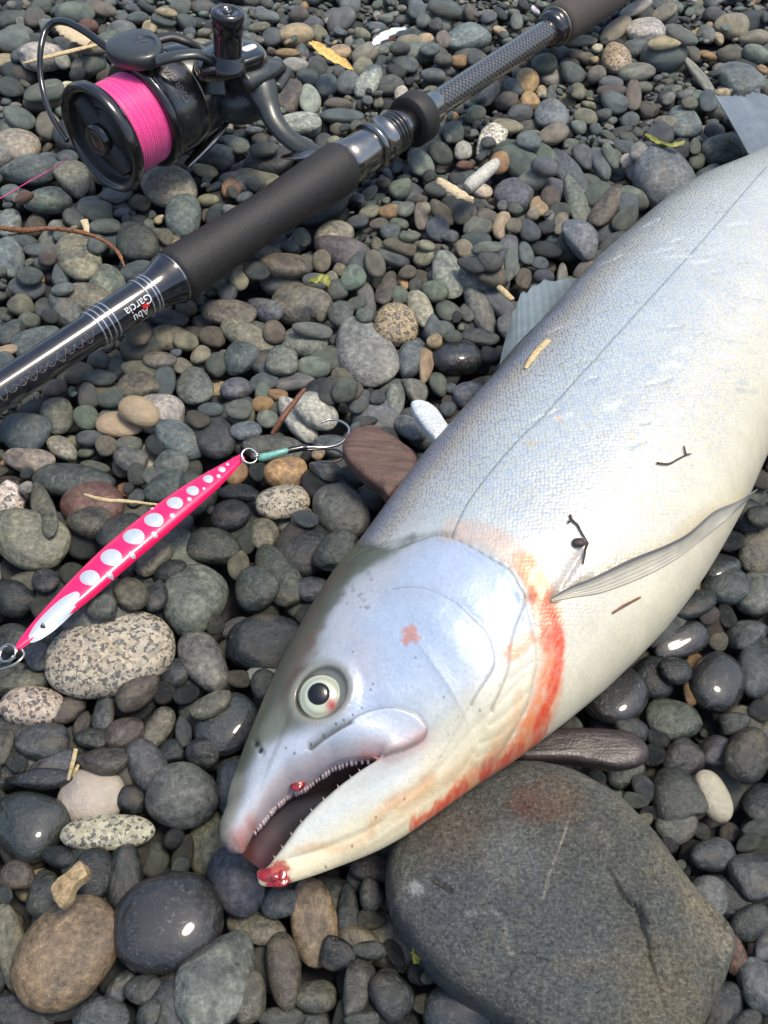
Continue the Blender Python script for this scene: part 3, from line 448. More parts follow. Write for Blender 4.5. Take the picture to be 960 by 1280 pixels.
# in the head the thickness follows the distance along the head axis, not the row
mid = (DOR[:6] + VEN[:6]) / 2; ax_ = (mid[3] - mid[0]) / np.linalg.norm(mid[3] - mid[0]); gk = (mid - mid[0]) @ ax_
gh = np.interp((P2[hd] - mid[0]) @ ax_, [-.02, *gk, .3], [0, 0, 1, 2, 3, 4, 5, 5]); wh = sstep(.35, 1, np.repeat(hs, NVV)); gh = gh * (1 - wh) + np.repeat(hs * 3, NVV) * wh
Tv[hd] = np.interp(gh / 13, np.linspace(0, 1, 13001), TTs[:, 0]); Zc[hd] = np.interp(gh / 13, np.linspace(0, 1, 13001), TTs[:, 1]); shape[:NVV][(vr < .42) | (vr > .85)] = 0
ZT = Zc + Tv * shape
PXg = to_px(np.stack([P2[:, 0], P2[:, 1], ZT], 1))
def on(px, py):
    """skin point (XY) seen at a survey point"""
    i = int(np.argmin((PXg[:, 0] - px) ** 2 + (PXg[:, 1] - py) ** 2)); return P2[i]
def onz(px, py):
    i = int(np.argmin((PXg[:, 0] - px) ** 2 + (PXg[:, 1] - py) ** 2)); return np.array([*P2[i], ZT[i]])
def L(pts, n=None):
    Q = np.array([on(*p) for p in pts]); return catmull(Q, n or len(pts) * 3)
XA = P2; mm = .001
C = np.zeros((len(P2), 3)); ROUGH = np.full(len(P2), .34); dz = np.zeros(len(P2)); SCL = np.zeros(len(P2))
n1 = vnoise(np.c_[XA, 0 * XA[:, :1]], 60, 1, 4); n2 = vnoise(np.c_[XA, 0 * XA[:, :1]], 220, 2, 4); n3 = vnoise(np.c_[XA, 0 * XA[:, :1]], 700, 3, 3)
lat = Vg.ravel(); sl2 = np.repeat(sst, NVV)
n4 = vnoise(np.c_[XA[:, 0] * .6 + XA[:, 1] * .8, XA[:, 0] * 2.4 - XA[:, 1] * 1.8, 0 * XA[:, 0]], 500, 7, 3)
def lay(col, m):
    global C
    m = np.clip(m, 0, 1)[:, None]; C = C * (1 - m) + np.array(col) * m
def gauss(d, w): return np.exp(-(d / w) ** 2)
# flank: dark steel back -> violet-blue and pale gold rows -> pale blue -> cream belly
lb = lat + .03 * n1
stops = [(-.1, (.05, .065, .062)), (.02, (.09, .11, .115)), (.05, (.22, .26, .32)), (.10, (.38, .42, .54)), (.15, (.52, .51, .48)), (.20, (.54, .56, .58)), (.27, (.56, .63, .67)), (.40, (.56, .64, .70)), (.55, (.62, .68, .71)), (.68, (.71, .72, .68)), (.80, (.76, .74, .64)), (1.1, (.80, .75, .57))]
C = np.stack([np.interp(lb, [a for a, _ in stops], [b[k] for _, b in stops]) for k in range(3)], 1)
far = sstep(7.5, 10, sl2); tgt = np.stack([np.interp(lb, [0, .06, .15, .4, .7, 1], v) for v in ([.16, .42, .58, .66, .74, .8], [.19, .46, .63, .71, .75, .78], [.20, .46, .62, .74, .72, .66])], 1)
C = C * (1 - far[:, None]) + tgt * far[:, None]
C *= (.93 + .07 * n1 + .07 * n2 + .07 * n3)[:, None]
# ---- head skin
nape = L([(395,742),(422,712),(452,690),(480,679),(505,672),(529,668),(548,664),(566,668)])
opT = L([(498,684),(529,673),(545,669),(566,672),(587,683),(614,697),(639,713),(651,729),(656,746)])
opI = L([(656,746),(652,764),(645,784),(640,809),(637,834),(628,859),(614,887)])
opO = L([(656,746),(664,769),(668,800),(670,831),(668,850),(660,880),(643,912),(622,944),(603,962)])
pre = L([(489,736),(514,733),(533,735),(552,743),(573,754),(592,771),(607,788),(617,810),(617,831),(608,850),(596,868),(588,880)])
maxT = L([(388,934),(405,920),(422,910),(435,902),(447,893),(466,886),(491,883),(516,890),(528,900),(534,911),(528,924),(514,932),(498,938),(480,944)])
BIG = np.zeros(len(P2), bool); BIG[:NHEAD * NVV + 190 * NVV] = True
def D_(line):
    d = np.full(len(P2), 1.0); s = np.zeros(len(P2)); d[BIG], s[BIG] = pl_dist(XA[BIG], line); return d, s
opedge = np.concatenate([nape[:10], opT[6:], opO[1:]])
polyhead = np.array([on(*p) for p in [(395,742),(430,706),(470,686),(505,672),(530,667),(566,670),(600,690),(632,706),(652,730),(662,765),(668,800),(670,831),(660,880),(640,915),(600,965)]])
polyhead = np.concatenate([catmull(polyhead, 50), [VEN[3] + .02 * np.array([.3, -1])], [at(300, 1250, .02)], [at(100, 1100, .02)], [at(300, 760, .02)]])
inh = np.zeros(len(P2), bool); inh[BIG] = inside(XA[BIG], polyhead)
dh, _ = D_(polyhead[:50]); sdh = np.where(inh, dh, -dh); headm = sstep(-.0006, .0008, sdh)
yl = iv(lat)
hc = [(-.1, (.075, .088, .072)), (.05, (.10, .115, .09)), (.13, (.21, .24, .22)), (.20, (.42, .46, .50)), (.30, (.44, .53, .68)), (.50, (.46, .57, .77)), (.62, (.56, .64, .74)), (.74, (.76, .75, .66)), (.9, (.85, .78, .56)), (1.1, (.82, .72, .48))]
hcol = np.stack([np.interp(yl + .035 * n1, [a for a, _ in hc], [b[k] for _, b in hc]) for k in range(3)], 1)
hcol *= (.95 + .06 * n1 + .06 * n2 + .05 * n3 + .03 * n4)[:, None]
C = C * (1 - headm[:, None]) + hcol * headm[:, None]
def blob(px, py, r, col, a=1.0, noisy=.35, ax=None):
    p = on(px, py); sc = r * .27e-3 * 1.15
    d = np.hypot(XA[:, 0] - p[0], XA[:, 1] - p[1]) / sc + noisy * n3; lay(col, a * (1 - sstep(.6, 1.15, d)))
def zone(pts, col, a=1.0, soft=.004, nz=.0015):
    Q = catmull(np.array([on(*p) for p in pts + pts[:1]]), len(pts) * 5); ii = np.zeros(len(P2), bool); ii[BIG] = inside(XA[BIG], Q)
    d, _ = D_(Q); s = np.where(ii, d, -d) + nz * n2; lay(col, a * sstep(-soft, soft, s)); return s
# lavender-blue sheen of the gill cover and cheek, crown darker and greenish, snout grey
zone([(500,700),(560,680),(630,720),(645,770),(600,770),(560,745),(500,730)], (.44,.55,.78), .5, .004)
zone([(470,760),(540,750),(590,790),(605,830),(560,860),(500,850),(450,830),(450,790)], (.44,.57,.78), .42, .0045, .003)
zone([(420,740),(460,715),(500,712),(480,740),(440,790),(415,815),(405,790)], (.52,.56,.66), .7, .004, .003)
zone([(440,790),(470,800),(470,850),(440,850),(430,820)], (.50,.46,.50), .5, .006, .003)
# dark scalp with ragged edge
zone([(412,716),(440,690),(480,684),(520,672),(500,688),(468,700),(445,718),(425,745),(405,780),(385,820),(370,850),(350,880),(330,915),(300,990),(280,985),(325,880),(370,770)], (.085,.10,.075), .85, .0022, .004)
zone([(385,790),(402,780),(395,810),(375,850),(350,895),(340,900),(352,860)], (.17,.09,.07), .5, .002, .002)
zone([(372,850),(395,838),(425,842),(436,868),(425,895),(395,915),(360,925),(325,925),(330,905),(352,880)], (.19,.20,.155), .85, .0035, .002)
zone([(300,1000),(322,945),(345,925),(400,905),(450,890),(500,884),(530,900),(520,925),(470,930),(420,940),(380,965),(340,1000),(300,1050),(285,1040)], (.60,.66,.78), .75, .003, .0015)
zone([(280,1000),(292,975),(303,985),(292,1030),(300,1055),(280,1060),(276,1030)], (.36,.36,.30), .8, .003)
# upper lip: pale mauve gum, reddish towards snout and corner
lip = L([(303,1064),(317,1040),(341,1010),(363,990),(380,982),(397,968),(416,955),(437,947),(462,940),(478,938)])
dl, sd_ = D_(lip); lay((.66, .55, .56), .7 * gauss(np.maximum(dl - .0006, 0), .0016) * (sstep(.0, .3, 1 - lat) > 0) * (lat < VM))
lay((.42, .12, .10), .75 * gauss(np.hypot(XA[:, 0] - on(303,1055)[0], XA[:, 1] - on(303,1055)[1]), .0038) * sstep(-.6, .5, n3 + .3))
lay((.50, .20, .18), .7 * gauss(np.hypot(XA[:, 0] - on(318,1038)[0], XA[:, 1] - on(318,1038)[1]), .0022))
mouthred = L([(455,946),(480,944),(500,938),(516,930),(528,922)]); d, _ = D_(mouthred); lay((.55, .20, .18), .8 * gauss(d, .0012) * sstep(-.7, .4, n3 + .2))
lay((.66, .44, .42), .5 * gauss(d, .003))
# lower jaw: cold white near the lip, cream below, ochre smears and folds
zone([(340,1065),(380,1020),(430,985),(480,960),(520,950),(500,985),(440,1020),(380,1060)], (.66,.75,.80), .7, .005)
zone([(345,1090),(400,1070),(470,1030),(540,980),(590,960),(590,985),(500,1045),(400,1092)], (.86,.77,.55), .6, .005)
for pts, w_, a_ in [([(465,1030),(495,1000),(520,990),(540,970)], .0016, .5), ([(500,1010),(520,998),(536,985)], .003, .35), ([(370,1062),(400,1058),(430,1060),(465,1040)], .0011, .4), ([(560,975),(590,955),(588,985)], .002, .35)]:
    d, _ = D_(L(pts)); lay((.72, .36, .14), a_ * gauss(d + .0006 * n3, w_))
# gill membrane blood
for pts, w_, col, a_ in [
    ([(566,664),(595,664),(625,676),(648,694),(665,715),(678,740)], .0045, (.66,.44,.32), .6),
    ([(655,705),(672,728),(682,755),(690,790),(690,820),(688,850),(680,880),(668,910),(655,938)], .0042, (.82,.21,.055), .85),
    ([(680,755),(692,775),(697,805),(694,840),(686,880),(672,912)], .0019, (.78,.06,.02), .9),
    ([(672,745),(680,775),(683,810)], .0016, (.75,.10,.05), .7),
    ([(662,900),(640,935),(612,958),(585,982),(556,1003),(520,1032)], .0019, (.82,.26,.09), .7),
    ([(652,940),(630,958),(604,978)], .0012, (.70,.06,.03), .9), ([(583,984),(556,1004),(518,1034)], .0011, (.70,.08,.04), .9),
    ([(640,815),(652,806),(660,796)], .0026, (.80,.30,.14), .8), ([(648,870),(640,905),(622,935)], .0022, (.80,.42,.20), .5)]:
    d, _ = D_(L(pts)); d = np.maximum(d + .0016 * n2 + .0011 * n3 + .0008 * n4, 0); lay(col, a_ * (1 - sstep(.55, 1.25, d / w_)) * np.clip(.82 + .5 * n3 + .4 * n4, .15, 1))
blob(345, 1096, 15, (.42, .03, .02), .9, .6); blob(511, 794, 9, (.62, .24, .16), .75, .9); blob(372, 978, 0.1, (.5, .02, .02), 0)
# plate edges, grooves (relief) and their pigment line
def groove(line, depth, w_, step=0.0, ink=.35, inkw=None, inkc=(.16, .17, .16), sw=.0022):
    global dz
    d, s = D_(line); dz -= depth * gauss(d, w_); dz += step * (s * (1 - np.exp(-d / .0003))) * np.exp(-(d / sw) ** 2); lay(inkc, ink * gauss(d, inkw or w_ * .8))
groove(opT, .0008, .0006, -.0005, .7, .0005, (.17, .18, .15)); groove(nape, .0006, .0008, 0, .45, .0007, (.10, .12, .09))
groove(opO, .0007, .0006, -.0004, .35, .0004, (.4, .2, .14)); groove(opI, .0004, .0005, -.0003, .5, .00035, (.28, .26, .24))
groove(pre, .00035, .0005, -.0003, .5, .00035, (.20, .22, .26)); groove(maxT, .0006, .0006, -.0004, .6, .00035, (.18, .17, .16))
groove(L([(388,934),(402,923),(418,912),(436,902)]), .0012, .0009, 0, .7, .0007, (.08, .09, .07))
for pts, dp in [([(636,850),(650,838),(664,828)], .0005), ([(614,887),(630,872),(655,846)], .0005), ([(612,905),(636,888),(662,862)], .0006), ([(600,928),(628,915),(655,888)], .0006), ([(596,945),(622,934),(646,912)], .0006), ([(590,960),(612,952),(632,936)], .0005),
                ([(345,1075),(400,1062),(470,1030),(540,965),(580,920),(614,887)], .0007), ([(420,1085),(500,1035),(560,985),(590,940)], .0008), ([(480,1005),(530,975),(560,930),(588,880)], .0004), ([(460,1050),(520,1008),(565,975)], .0006)]:
    groove(L(pts), dp * .7, .0008, 0, .22, .0004, (.45, .38, .28))
# eye socket and creases round it
ey = on(401, 866); de = np.hypot((XA[:, 0] - ey[0]), (XA[:, 1] - ey[1])); 
dz += .0012 * gauss(de - .0092, .0022) - .0024 * (1 - sstep(.0058, .0084, de)); lay((.30, .30, .25), .7 * gauss(de - .0086, .0016)); lay((.05, .05, .045), .7 * gauss(de - .0076, .0005))
blob(321, 929, 3.0, (.02, .02, .02), .95, .1); blob(326, 937, 3.0, (.02, .02, .02), .95, .1)
d, _ = D_(L([(318, 926), (328, 941)])); dz -= .0009 * gauss(d, .0010)
pr = np.random.default_rng(4)
for px, py in [(357,935),(368,941),(388,929),(404,918),(420,905),(430,900),(441,893),(452,884),(463,862),(466,855),(441,815),(520,822),(440,1058),(470,1022),(505,998),(407,1083),(555,872),(600,888)]:
    blob(px, py, 1.2, (.07, .08, .10), .7, .1)
for _ in range(30): blob(pr.uniform(500, 640), pr.uniform(800, 950), pr.uniform(.5, 1.3), (.40, .28, .26), .4, .3)
for _ in range(40): blob(pr.uniform(410, 470), pr.uniform(690, 760), pr.uniform(.8, 2.4), (.14, .15, .13), .45, 1.2)
# body: shoulder fold behind the head, lateral line, scale loss scars, faint stains
BIG[:] = True
latl = L([(566,668),(590,620),(645,553),(680,519),(740,453),(800,387),(860,322),(922,250),(958,208)], 60)
d, _ = D_(latl); dz -= .00015 * gauss(d, .0004); lay((.16, .21, .23), .8 * gauss(d, .00032))
for _ in range(46):
    x, y = pr.uniform(680, 950), pr.uniform(250, 560); p = on(x, y); ln = pr.uniform(.003, .011); an = pr.uniform(.1, .5)
    q = p + np.array([math.cos(an), math.sin(an)]) * ln * .5; r0 = p - (q - p); d = pl_dist(XA, np.array([r0, (r0 + q) / 2 + pr.normal(size=2) * .0006, q]))[0] + .0006 * n3
    if pr.random() < .5: lay((.80, .86, .86), .5 * gauss(d, .0012)); dz -= .0004 * gauss(d, .0012)
    else: lay((.34, .42, .46), .4 * gauss(d, .0006)); dz -= .0005 * gauss(d, .0006)
for x, y, r_ in [(664,553,7),(790,545,6),(753,545,5),(740,530,4),(700,522,7),(720,640,5)]: blob(x, y, r_, (.62, .50, .34), .45, .8)
groove(L([(690,748),(708,720),(724,692)]), .0012, .0013, 0, .35, .0010, (.42, .36, .36)); groove(L([(690,748),(715,735),(740,724)]), .0010, .0012, 0, .5, .0010, (.30, .26, .26))
zone([(690,750),(705,722),(726,690),(735,705),(728,730),(715,740)], (.62, .54, .54), .5, .002)
np.save('/tmp/dbg.npy', np.c_[PXg, C]) if 0 else None
SCL = (1 - headm) * sstep(.02, .06, lat) * (1 - sstep(.80, .93, lat)) * (1 - .8 * gauss(np.where(inh, 0, dh), .010) * (lat > .2))
dz += .0003 * n1 * headm + .00012 * n2
# assemble: top grid + mirrored underside sharing the outline
dz *= np.clip(shape * 3, 0, 1)
top = np.stack([P2[:, 0], P2[:, 1], ZT + dz], 1)
idx = np.arange(NU * NVV).reshape(NU, NVV); F_top = grid_faces(NU, NVV)[:, ::-1]
su, sv = np.arange(0, NU, 5), np.arange(0, NVV, 1)
if su[-1] != NU - 1: su = np.append(su, NU - 1)
if sv[-1] != NVV - 1: sv = np.append(sv, NVV - 1)
bi = idx[np.ix_(su, sv)].ravel(); bot = np.stack([P2[bi, 0], P2[bi, 1], Zc[bi] - .92 * Tv[bi] * shape[bi]], 1)
bot[:, 2] = np.where(np.isin(bi, idx[0]), ZT[bi], bot[:, 2]); bot[:, 2] = np.where(np.isin(bi, idx[:, [0, -1]]) | np.isin(bi, idx[0]), bot[:, 2] - 1e-5, bot[:, 2])
V = np.concatenate([top, bot]); Fb = grid_faces(len(su), len(sv)) + len(top)
me = bpy.data.meshes.new('skin'); me.from_pydata(V.tolist(), [], F_top.tolist() + Fb.tolist()); me.update()
me.polygons.foreach_set('use_smooth', np.ones(len(me.polygons), bool))
inner = (np.repeat(hs, NVV) < .22)[np.minimum(bi, NHEAD * NVV - 1)] & (bi < NHEAD * NVV) & (lat[bi] > .25) & (lat[bi] < .9); CB = C[bi] * .9; CB[inner] = (.10, .06, .062); CA = np.concatenate([C, CB]); set_col(me, 'skincol', np.clip(CA * np.array([.92, .91, .87]), .005, .95))
# skin coordinates for the scales: metres along and across the flank
alen = np.concatenate([[0], np.cumsum(np.linalg.norm(np.diff(XYg[:, NVV // 2], axis=0), axis=1))])
wid = np.linalg.norm(XYg[:, -1] - XYg[:, 0], axis=1); arc = np.linspace(0, 1, NVV); wr = np.interp(np.arange(NU), [0, NHEAD, NU], [.09, .115, .085])
UU = np.broadcast_to(alen[:, None], (NU, NVV)).ravel(); WW = (th[None, :] / math.pi * wr[:, None] * 1.25).ravel()
UV = np.stack([UU, WW, SCL], 1); UV = np.concatenate([UV, UV[bi]]).astype(np.float32)
a = me.attributes.new('skinuv', 'FLOAT_VECTOR', 'POINT'); a.data.foreach_set('vector', UV.ravel())
N = NT('salmon_skin'); A1 = N.n('Attribute', attribute_name='skincol'); A2 = N.n('Attribute', attribute_name='skinuv'); sx = N.n('SeparateXYZ'); N.l(A2.outputs['Vector'], sx.inputs[0]); ge = N.n('NewGeometry')
cx = N.n('CombineXYZ'); k = 1 / .00165
u_ = N.math('MULTIPLY', sx.outputs[0], k * .8); v_n = N.math('MULTIPLY', sx.outputs[1], k)
N.l(N.math('ADD', u_, v_n), cx.inputs[0]); N.l(N.math('SUBTRACT', u_, v_n), cx.inputs[1])
wob = N.n('TexNoise', i_Scale=55.0, i_Detail=2.0); N.l(ge.outputs['Position'], wob.inputs['Vector']); wa = N.n('VectorMath', operation='MULTIPLY_ADD'); N.l(wob.outputs['Color'], wa.inputs[0]); wa.inputs[1].default_value = (1.4, 1.4, 0); N.l(cx.outputs[0], wa.inputs[2])
vo = N.n('TexVoronoi', i_Scale=1.0, i_Randomness=.5, voronoi_dimensions='2D'); N.l(wa.outputs[0], vo.inputs['Vector'])
nz = N.n('TexNoise', i_Scale=900.0, i_Detail=5.0, i_Roughness=.7); N.l(ge.outputs['Position'], nz.inputs['Vector'])
nb_ = N.n('TexNoise', i_Scale=70.0, i_Detail=3.0); N.l(ge.outputs['Position'], nb_.inputs['Vector'])
sc = N.math('MULTIPLY', N.math('MULTIPLY', sx.outputs[2], vo.outputs['Distance']), N.ramp(nb_.outputs[0], [(.3, G3(.35)), (.7, G3(1))]))
edge = N.math('MULTIPLY', N.ramp(vo.outputs['Distance'], [(.30, G3(0)), (.58, G3(1))]), N.math('MULTIPLY', sx.outputs[2], .85))
backm = N.ramp(sx.outputs[1], [(.018, G3(1)), (.058, G3(.22))])
base = N.mix(N.math('MULTIPLY', edge, backm), A1.outputs['Color'], N.mix(1.0, A1.outputs['Color'], (.22, .25, .30), 'MULTIPLY'))
irid = N.mix(N.math('MULTIPLY', sx.outputs[2], .30), base, N.mix(1.0, base, N.ramp(vo.outputs['Color'], [(.2, (.72, .8, 1.15)), (.5, (1, 1, 1)), (.8, (1.18, 1.08, .8))]), 'MULTIPLY'))
N.l(N.mix(1.0, irid, N.ramp(nz.outputs[0], [(.3, G3(.90)), (.7, G3(1.08))]), 'MULTIPLY'), N.b.inputs['Base Color'])
N.l(N.math('ADD', N.math('MULTIPLY', nz.outputs[0], .30), .18), N.b.inputs['Roughness']); N.b.inputs['Metallic'].default_value = .12
N.b.inputs['Specular IOR Level'].default_value = .6; N.b.inputs['Coat Weight'].default_value = .2; N.b.inputs['Coat Roughness'].default_value = .2
N.b.inputs['Subsurface Weight'].default_value = .06; N.b.inputs['Subsurface Radius'].default_value = (.004, .002, .001); N.b.inputs['Subsurface Scale'].default_value = .5
N.l(N.bump(nz.outputs[0], .25, .0005, N.bump(sc, .42, -.0006, N.bump(nb_.outputs[0], .35, .0012))), N.b.inputs['Normal']); me.materials.append(N.m); M_SKIN = N.m
salmon = empty('salmon', (0.05, .2, 0), 'silver salmon lying on its side across the pebbles, mouth open and gills bloody', 'fish')
child('body', me, salmon)
# eye
e0 = Vector(onz(401, 866)); e0.z += -.0030
nrm = Vector((-.05, -.30, 1)).normalized()
def disc_dome(c, n, r, hgt, nr=18, na=48, flat=0):
    q = Vector((0, 0, 1)).rotation_difference(n); V = []; 
    for i in range(nr):
        f = i / (nr - 1); 
        for a in np.arange(na) * 2 * math.pi / na: V.append(np.array(c + q @ Vector((r * f * math.cos(a), r * f * math.sin(a), hgt * math.sqrt(max(0, 1 - f ** 2)) - flat))))
    return np.array(V), grid_faces(nr, na, True)[:, ::-1].tolist()
Ve, Fe = disc_dome(e0, nrm, .0071, .0030); me = mesh('eye', Ve, Fe)
q = np.array([(Vector(p) - e0).length for p in Ve]); qx = Ve[:, 0] - e0.x; qy = Ve[:, 1] - e0.y
ce = np.tile([.50, .55, .43], (len(Ve), 1)); rr = q / .0071
ce = ce * (1 - .35 * gauss(rr - .80, .07))[:, None]; ce = np.where((rr > .93)[:, None], [.12, .12, .10], ce)
bl = gauss(np.hypot(qx - .0033, qy + .0033) + .0005 * vnoise(Ve, 1500, 3), .0018)[:, None]; ce = ce * (1 - bl) + np.array([.35, .03, .03]) * bl
set_col(me, 'c', ce)
N = NT('eye_iris'); A1 = N.n('Attribute', attribute_name='c'); N.l(A1.outputs['Color'], N.b.inputs['Base Color']); N.b.inputs['Roughness'].default_value = .12; N.b.inputs['Coat Weight'].default_value = 1; N.b.inputs['Coat Roughness'].default_value = .03; me.materials.append(N.m)
eye = child('eye', me, salmon)
pc = e0 + nrm * .0030 + Vector((-.0005, .0006, 0)); Vp, Fp = disc_dome(pc, nrm, .0033, .0009, 8, 32)
M_PUP = simple('pupil', (.004, .005, .007), .25, bump=0, coat=.35); child('pupil', mesh('pupil', Vp, Fp, M_PUP), salmon, eye)
# mouth lining: dark wet throat between the jaws
up = np.array([onz(*p) for p in [(306,1060),(320,1036),(343,1007),(365,987),(399,966),(437,945),(480,941),(500,930)]]); lo = np.array([onz(*p) for p in [(331,1076),(350,1052),(370,1028),(396,1003),(424,978),(450,960),(482,950),(502,945)]])
up = catmull(up, 40); lo = catmull(lo, 40); V = []; nvr = 17
for i in range(40):
    for j in range(nvr):
        f = j / (nvr - 1); f2 = -.35 + 1.7 * f; p = up[i] * (1 - f2) + lo[i] * f2; zc_ = .009 + .012 * (i / 39) ; edge_ = abs(2 * f - 1)
        V.append([p[0], p[1], zc_ + .004 * edge_ ** 2 + 0])
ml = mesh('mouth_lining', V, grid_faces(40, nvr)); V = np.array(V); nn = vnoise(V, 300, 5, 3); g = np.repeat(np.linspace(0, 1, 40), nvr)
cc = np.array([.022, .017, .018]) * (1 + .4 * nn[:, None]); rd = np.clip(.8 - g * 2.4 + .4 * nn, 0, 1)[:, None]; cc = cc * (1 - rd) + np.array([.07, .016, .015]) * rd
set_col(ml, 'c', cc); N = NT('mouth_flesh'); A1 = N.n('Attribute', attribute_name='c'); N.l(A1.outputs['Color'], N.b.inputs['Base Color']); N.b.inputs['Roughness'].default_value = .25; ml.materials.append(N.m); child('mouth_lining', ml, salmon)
# small teeth along both lips
def lump(c, r3, seed, n=4):
    v = ICO[n][0] * (1 + .16 * vnoise(ICO[n][0], 2.0, seed, 3))[:, None] * np.array(r3); return v + np.array(c), ICO[n][1]
M_GUM = simple('gum', (.46, .38, .40), .3, nscale=900, bump=.3, var=.15)
M_TOOTH = simple('tooth', (.62, .55, .45), .3, bump=0)
tp, tf = [], []
def cone(b, t, r, n=6):
    b = np.array(b); t = np.array(t); d = t - b; d /= np.linalg.norm(d); u = np.cross(d, (0, 0, 1)); u /= np.linalg.norm(u) + 1e-9; v = np.cross(d, u)
    return np.array([b + r * (math.cos(a) * u + math.sin(a) * v) for a in np.arange(n) * 2 * math.pi / n] + [t]), [[i, (i + 1) % n, n] for i in range(n)]
tk = np.interp(np.linspace(.255, .635, 36), vr, np.arange(NVV)).astype(int); tl = np.stack([F_at[tk, 0], F_at[tk, 1], ZT[tk] + .0002], 1); cen = np.array([onz(360, 1010), onz(440, 975)])
for i in range(36):
    b = tl[i] + np.array([0, 0, -.0012]); v, f = lump(b + np.array([.0001, -.0001, .0001]), tuple(np.array((.0006, .0008, .0017)) * pr.uniform(.7, 1.15)), 30 + i, 3); child('gum_ridge', mesh('gum_ridge', v, f, M_GUM), salmon)
ll = catmull(np.array([onz(*p) for p in [(337,1068),(356,1046),(376,1022),(400,1000),(428,975),(448,961)]]), 9)
for i in range(9):
    b = ll[i] + np.array([0, 0, -.0010]); v, f = cone(b, b + np.array([-.0006, .0009, .0009]), .00026); child('tooth', mesh('tooth', v, f, M_TOOTH), salmon)
# blood drops: lip and tip of the lower jaw
M_BLOOD = simple('blood', (.26, .008, .010), .08, nscale=500, bump=.5, var=.5, coat=1)
v, f = lump(onz(372, 979) + np.array([0, 0, -.0004]), (.0024, .0022, .0010), 3); bd = mesh('blood_clot', v, f, M_BLOOD); child('blood_clot', bd, salmon)
v1 = [lump(onz(x, y) + np.array([0, 0, -.0006]), r3, s) for x, y, r3, s in [(337, 1093, (.0036, .0020, .0008), 8), (350, 1099, (.0026, .0022, .0008), 5), (353, 1089, (.0016, .0026, .0008), 9), (343, 1102, (.0030, .0012, .0007), 4), (345, 1090, (.0030, .0016, .0006), 14)]]
v, f = join([(a_, b_.tolist()) for a_, b_ in v1]); child('blood_clot', mesh('blood_clot', v, f, M_BLOOD), salmon)
# fins: rayed membranes with thickness
def fin(name, root, tip, nr, mat, ridge=.0005, thick=.0006, seed=1, ragged=.06, zbend=0.0, cols=None):
    """root/tip: matched 3-D curves (front to back); rays run root -> tip"""
    nu = nr * 6 + 1; nv = 34; A_ = catmull(np.array(root, float), nu); B_ = catmull(np.array(tip, float), nu); r_ = np.random.default_rng(seed)
    rag = np.interp(np.arange(nu), np.arange(0, nu, 3), r_.uniform(-1, .4, len(np.arange(0, nu, 3)))) * ragged; amp_ = np.interp(np.arange(nu), np.arange(0, nu, 6), r_.uniform(.1, 1, len(np.arange(0, nu, 6)))); V = []
    for s in (1, -1):
        for i in range(nu):
            for j in range(nv):
                f = j / (nv - 1); f2 = f * (1 + rag[i] * f); p = A_[i] * (1 - f2) + B_[i] * f2
                z = zbend * math.sin(math.pi * f) + s * (thick * (1 - .6 * f) + ridge * amp_[i] * (.5 + .5 * math.cos(2 * math.pi * i / 6)) * (1 - .5 * f)) + .0006 * math.sin(i * 5 / nu + f * 3)
                V.append([p[0], p[1], p[2] + z])
    G = grid_faces(nu, nv); n = nu * nv; bd = [(i, i + nv) for i in range(0, n - nv, nv)]; F = G.tolist() + (G[:, ::-1] + n).tolist()
    for i in range(nu - 1): F += [[i * nv, (i + 1) * nv, (i + 1) * nv + n, i * nv + n], [(i + 1) * nv - 1, (i + 2) * nv - 1, (i + 2) * nv - 1 + n, (i + 1) * nv - 1 + n]]
    for j in range(nv - 1): F += [[j, j + 1, j + 1 + n, j + n], [n - nv + j, n - nv + j + 1, 2 * n - nv + j + 1, 2 * n - nv + j]]
    m = mesh(name, V, F); ray = np.array([amp_[i] * (.5 + .5 * math.cos(2 * math.pi * i / 6)) for i in range(nu)]).repeat(nv); ray = np.tile(ray, 2); ff = np.tile(np.tile(np.linspace(0, 1, nv), nu), 2)
    c0, c1 = cols; V = np.array(V); cc = np.array(c0) * (1 - ray[:, None] * .45) + np.array(c1) * ray[:, None] * .45; cc = cc * (1 + .35 * vnoise(V, 130, seed, 4) + .2 * vnoise(V, 600, seed, 2))[:, None] ; cc = cc * (1 - .25 * ff[:, None]) + .25 * ff[:, None] * np.array(c1)
    set_col(m, 'c', cc); m.materials.append(mat); return m
N = NT('fin_membrane'); A1 = N.n('Attribute', attribute_name='c'); N.l(A1.outputs['Color'], N.b.inputs['Base Color']); N.b.inputs['Roughness'].default_value = .3; N.b.inputs['Coat Weight'].default_value = .4
nz = N.n('TexNoise', i_Scale=1200.0, i_Detail=3.0); ge = N.n('NewGeometry'); N.l(ge.outputs['Position'], nz.inputs['Vector']); N.l(N.bump(nz.outputs[0], .3, .0003), N.b.inputs['Normal']); M_FIN = N.m
m = fin('dorsal_fin', [at3(624,458,.033), at3(650,430,.036), at3(690,388,.036), at3(728,346,.036)], [at3(633,418,.030), at3(650,366,.027), at3(686,350,.026), at3(722,350,.030)], 13, M_FIN, ridge=.00022, seed=2, ragged=.16, cols=((.13,.165,.18),(.27,.31,.31))); child('dorsal_fin', m, salmon)
m = fin('tail_fin', [at3(935,193,.014), (.222,.470,.015), (.242,.462,.015), (.262,.442,.012)], [at3(893,119,.012), at3(928,119,.012), at3(972,126,.012), (.318,.430,.008)], 26, M_FIN, ridge=.00008, seed=4, ragged=.03, cols=((.12,.145,.16),(.22,.24,.25))); child('tail_fin', m, salmon)
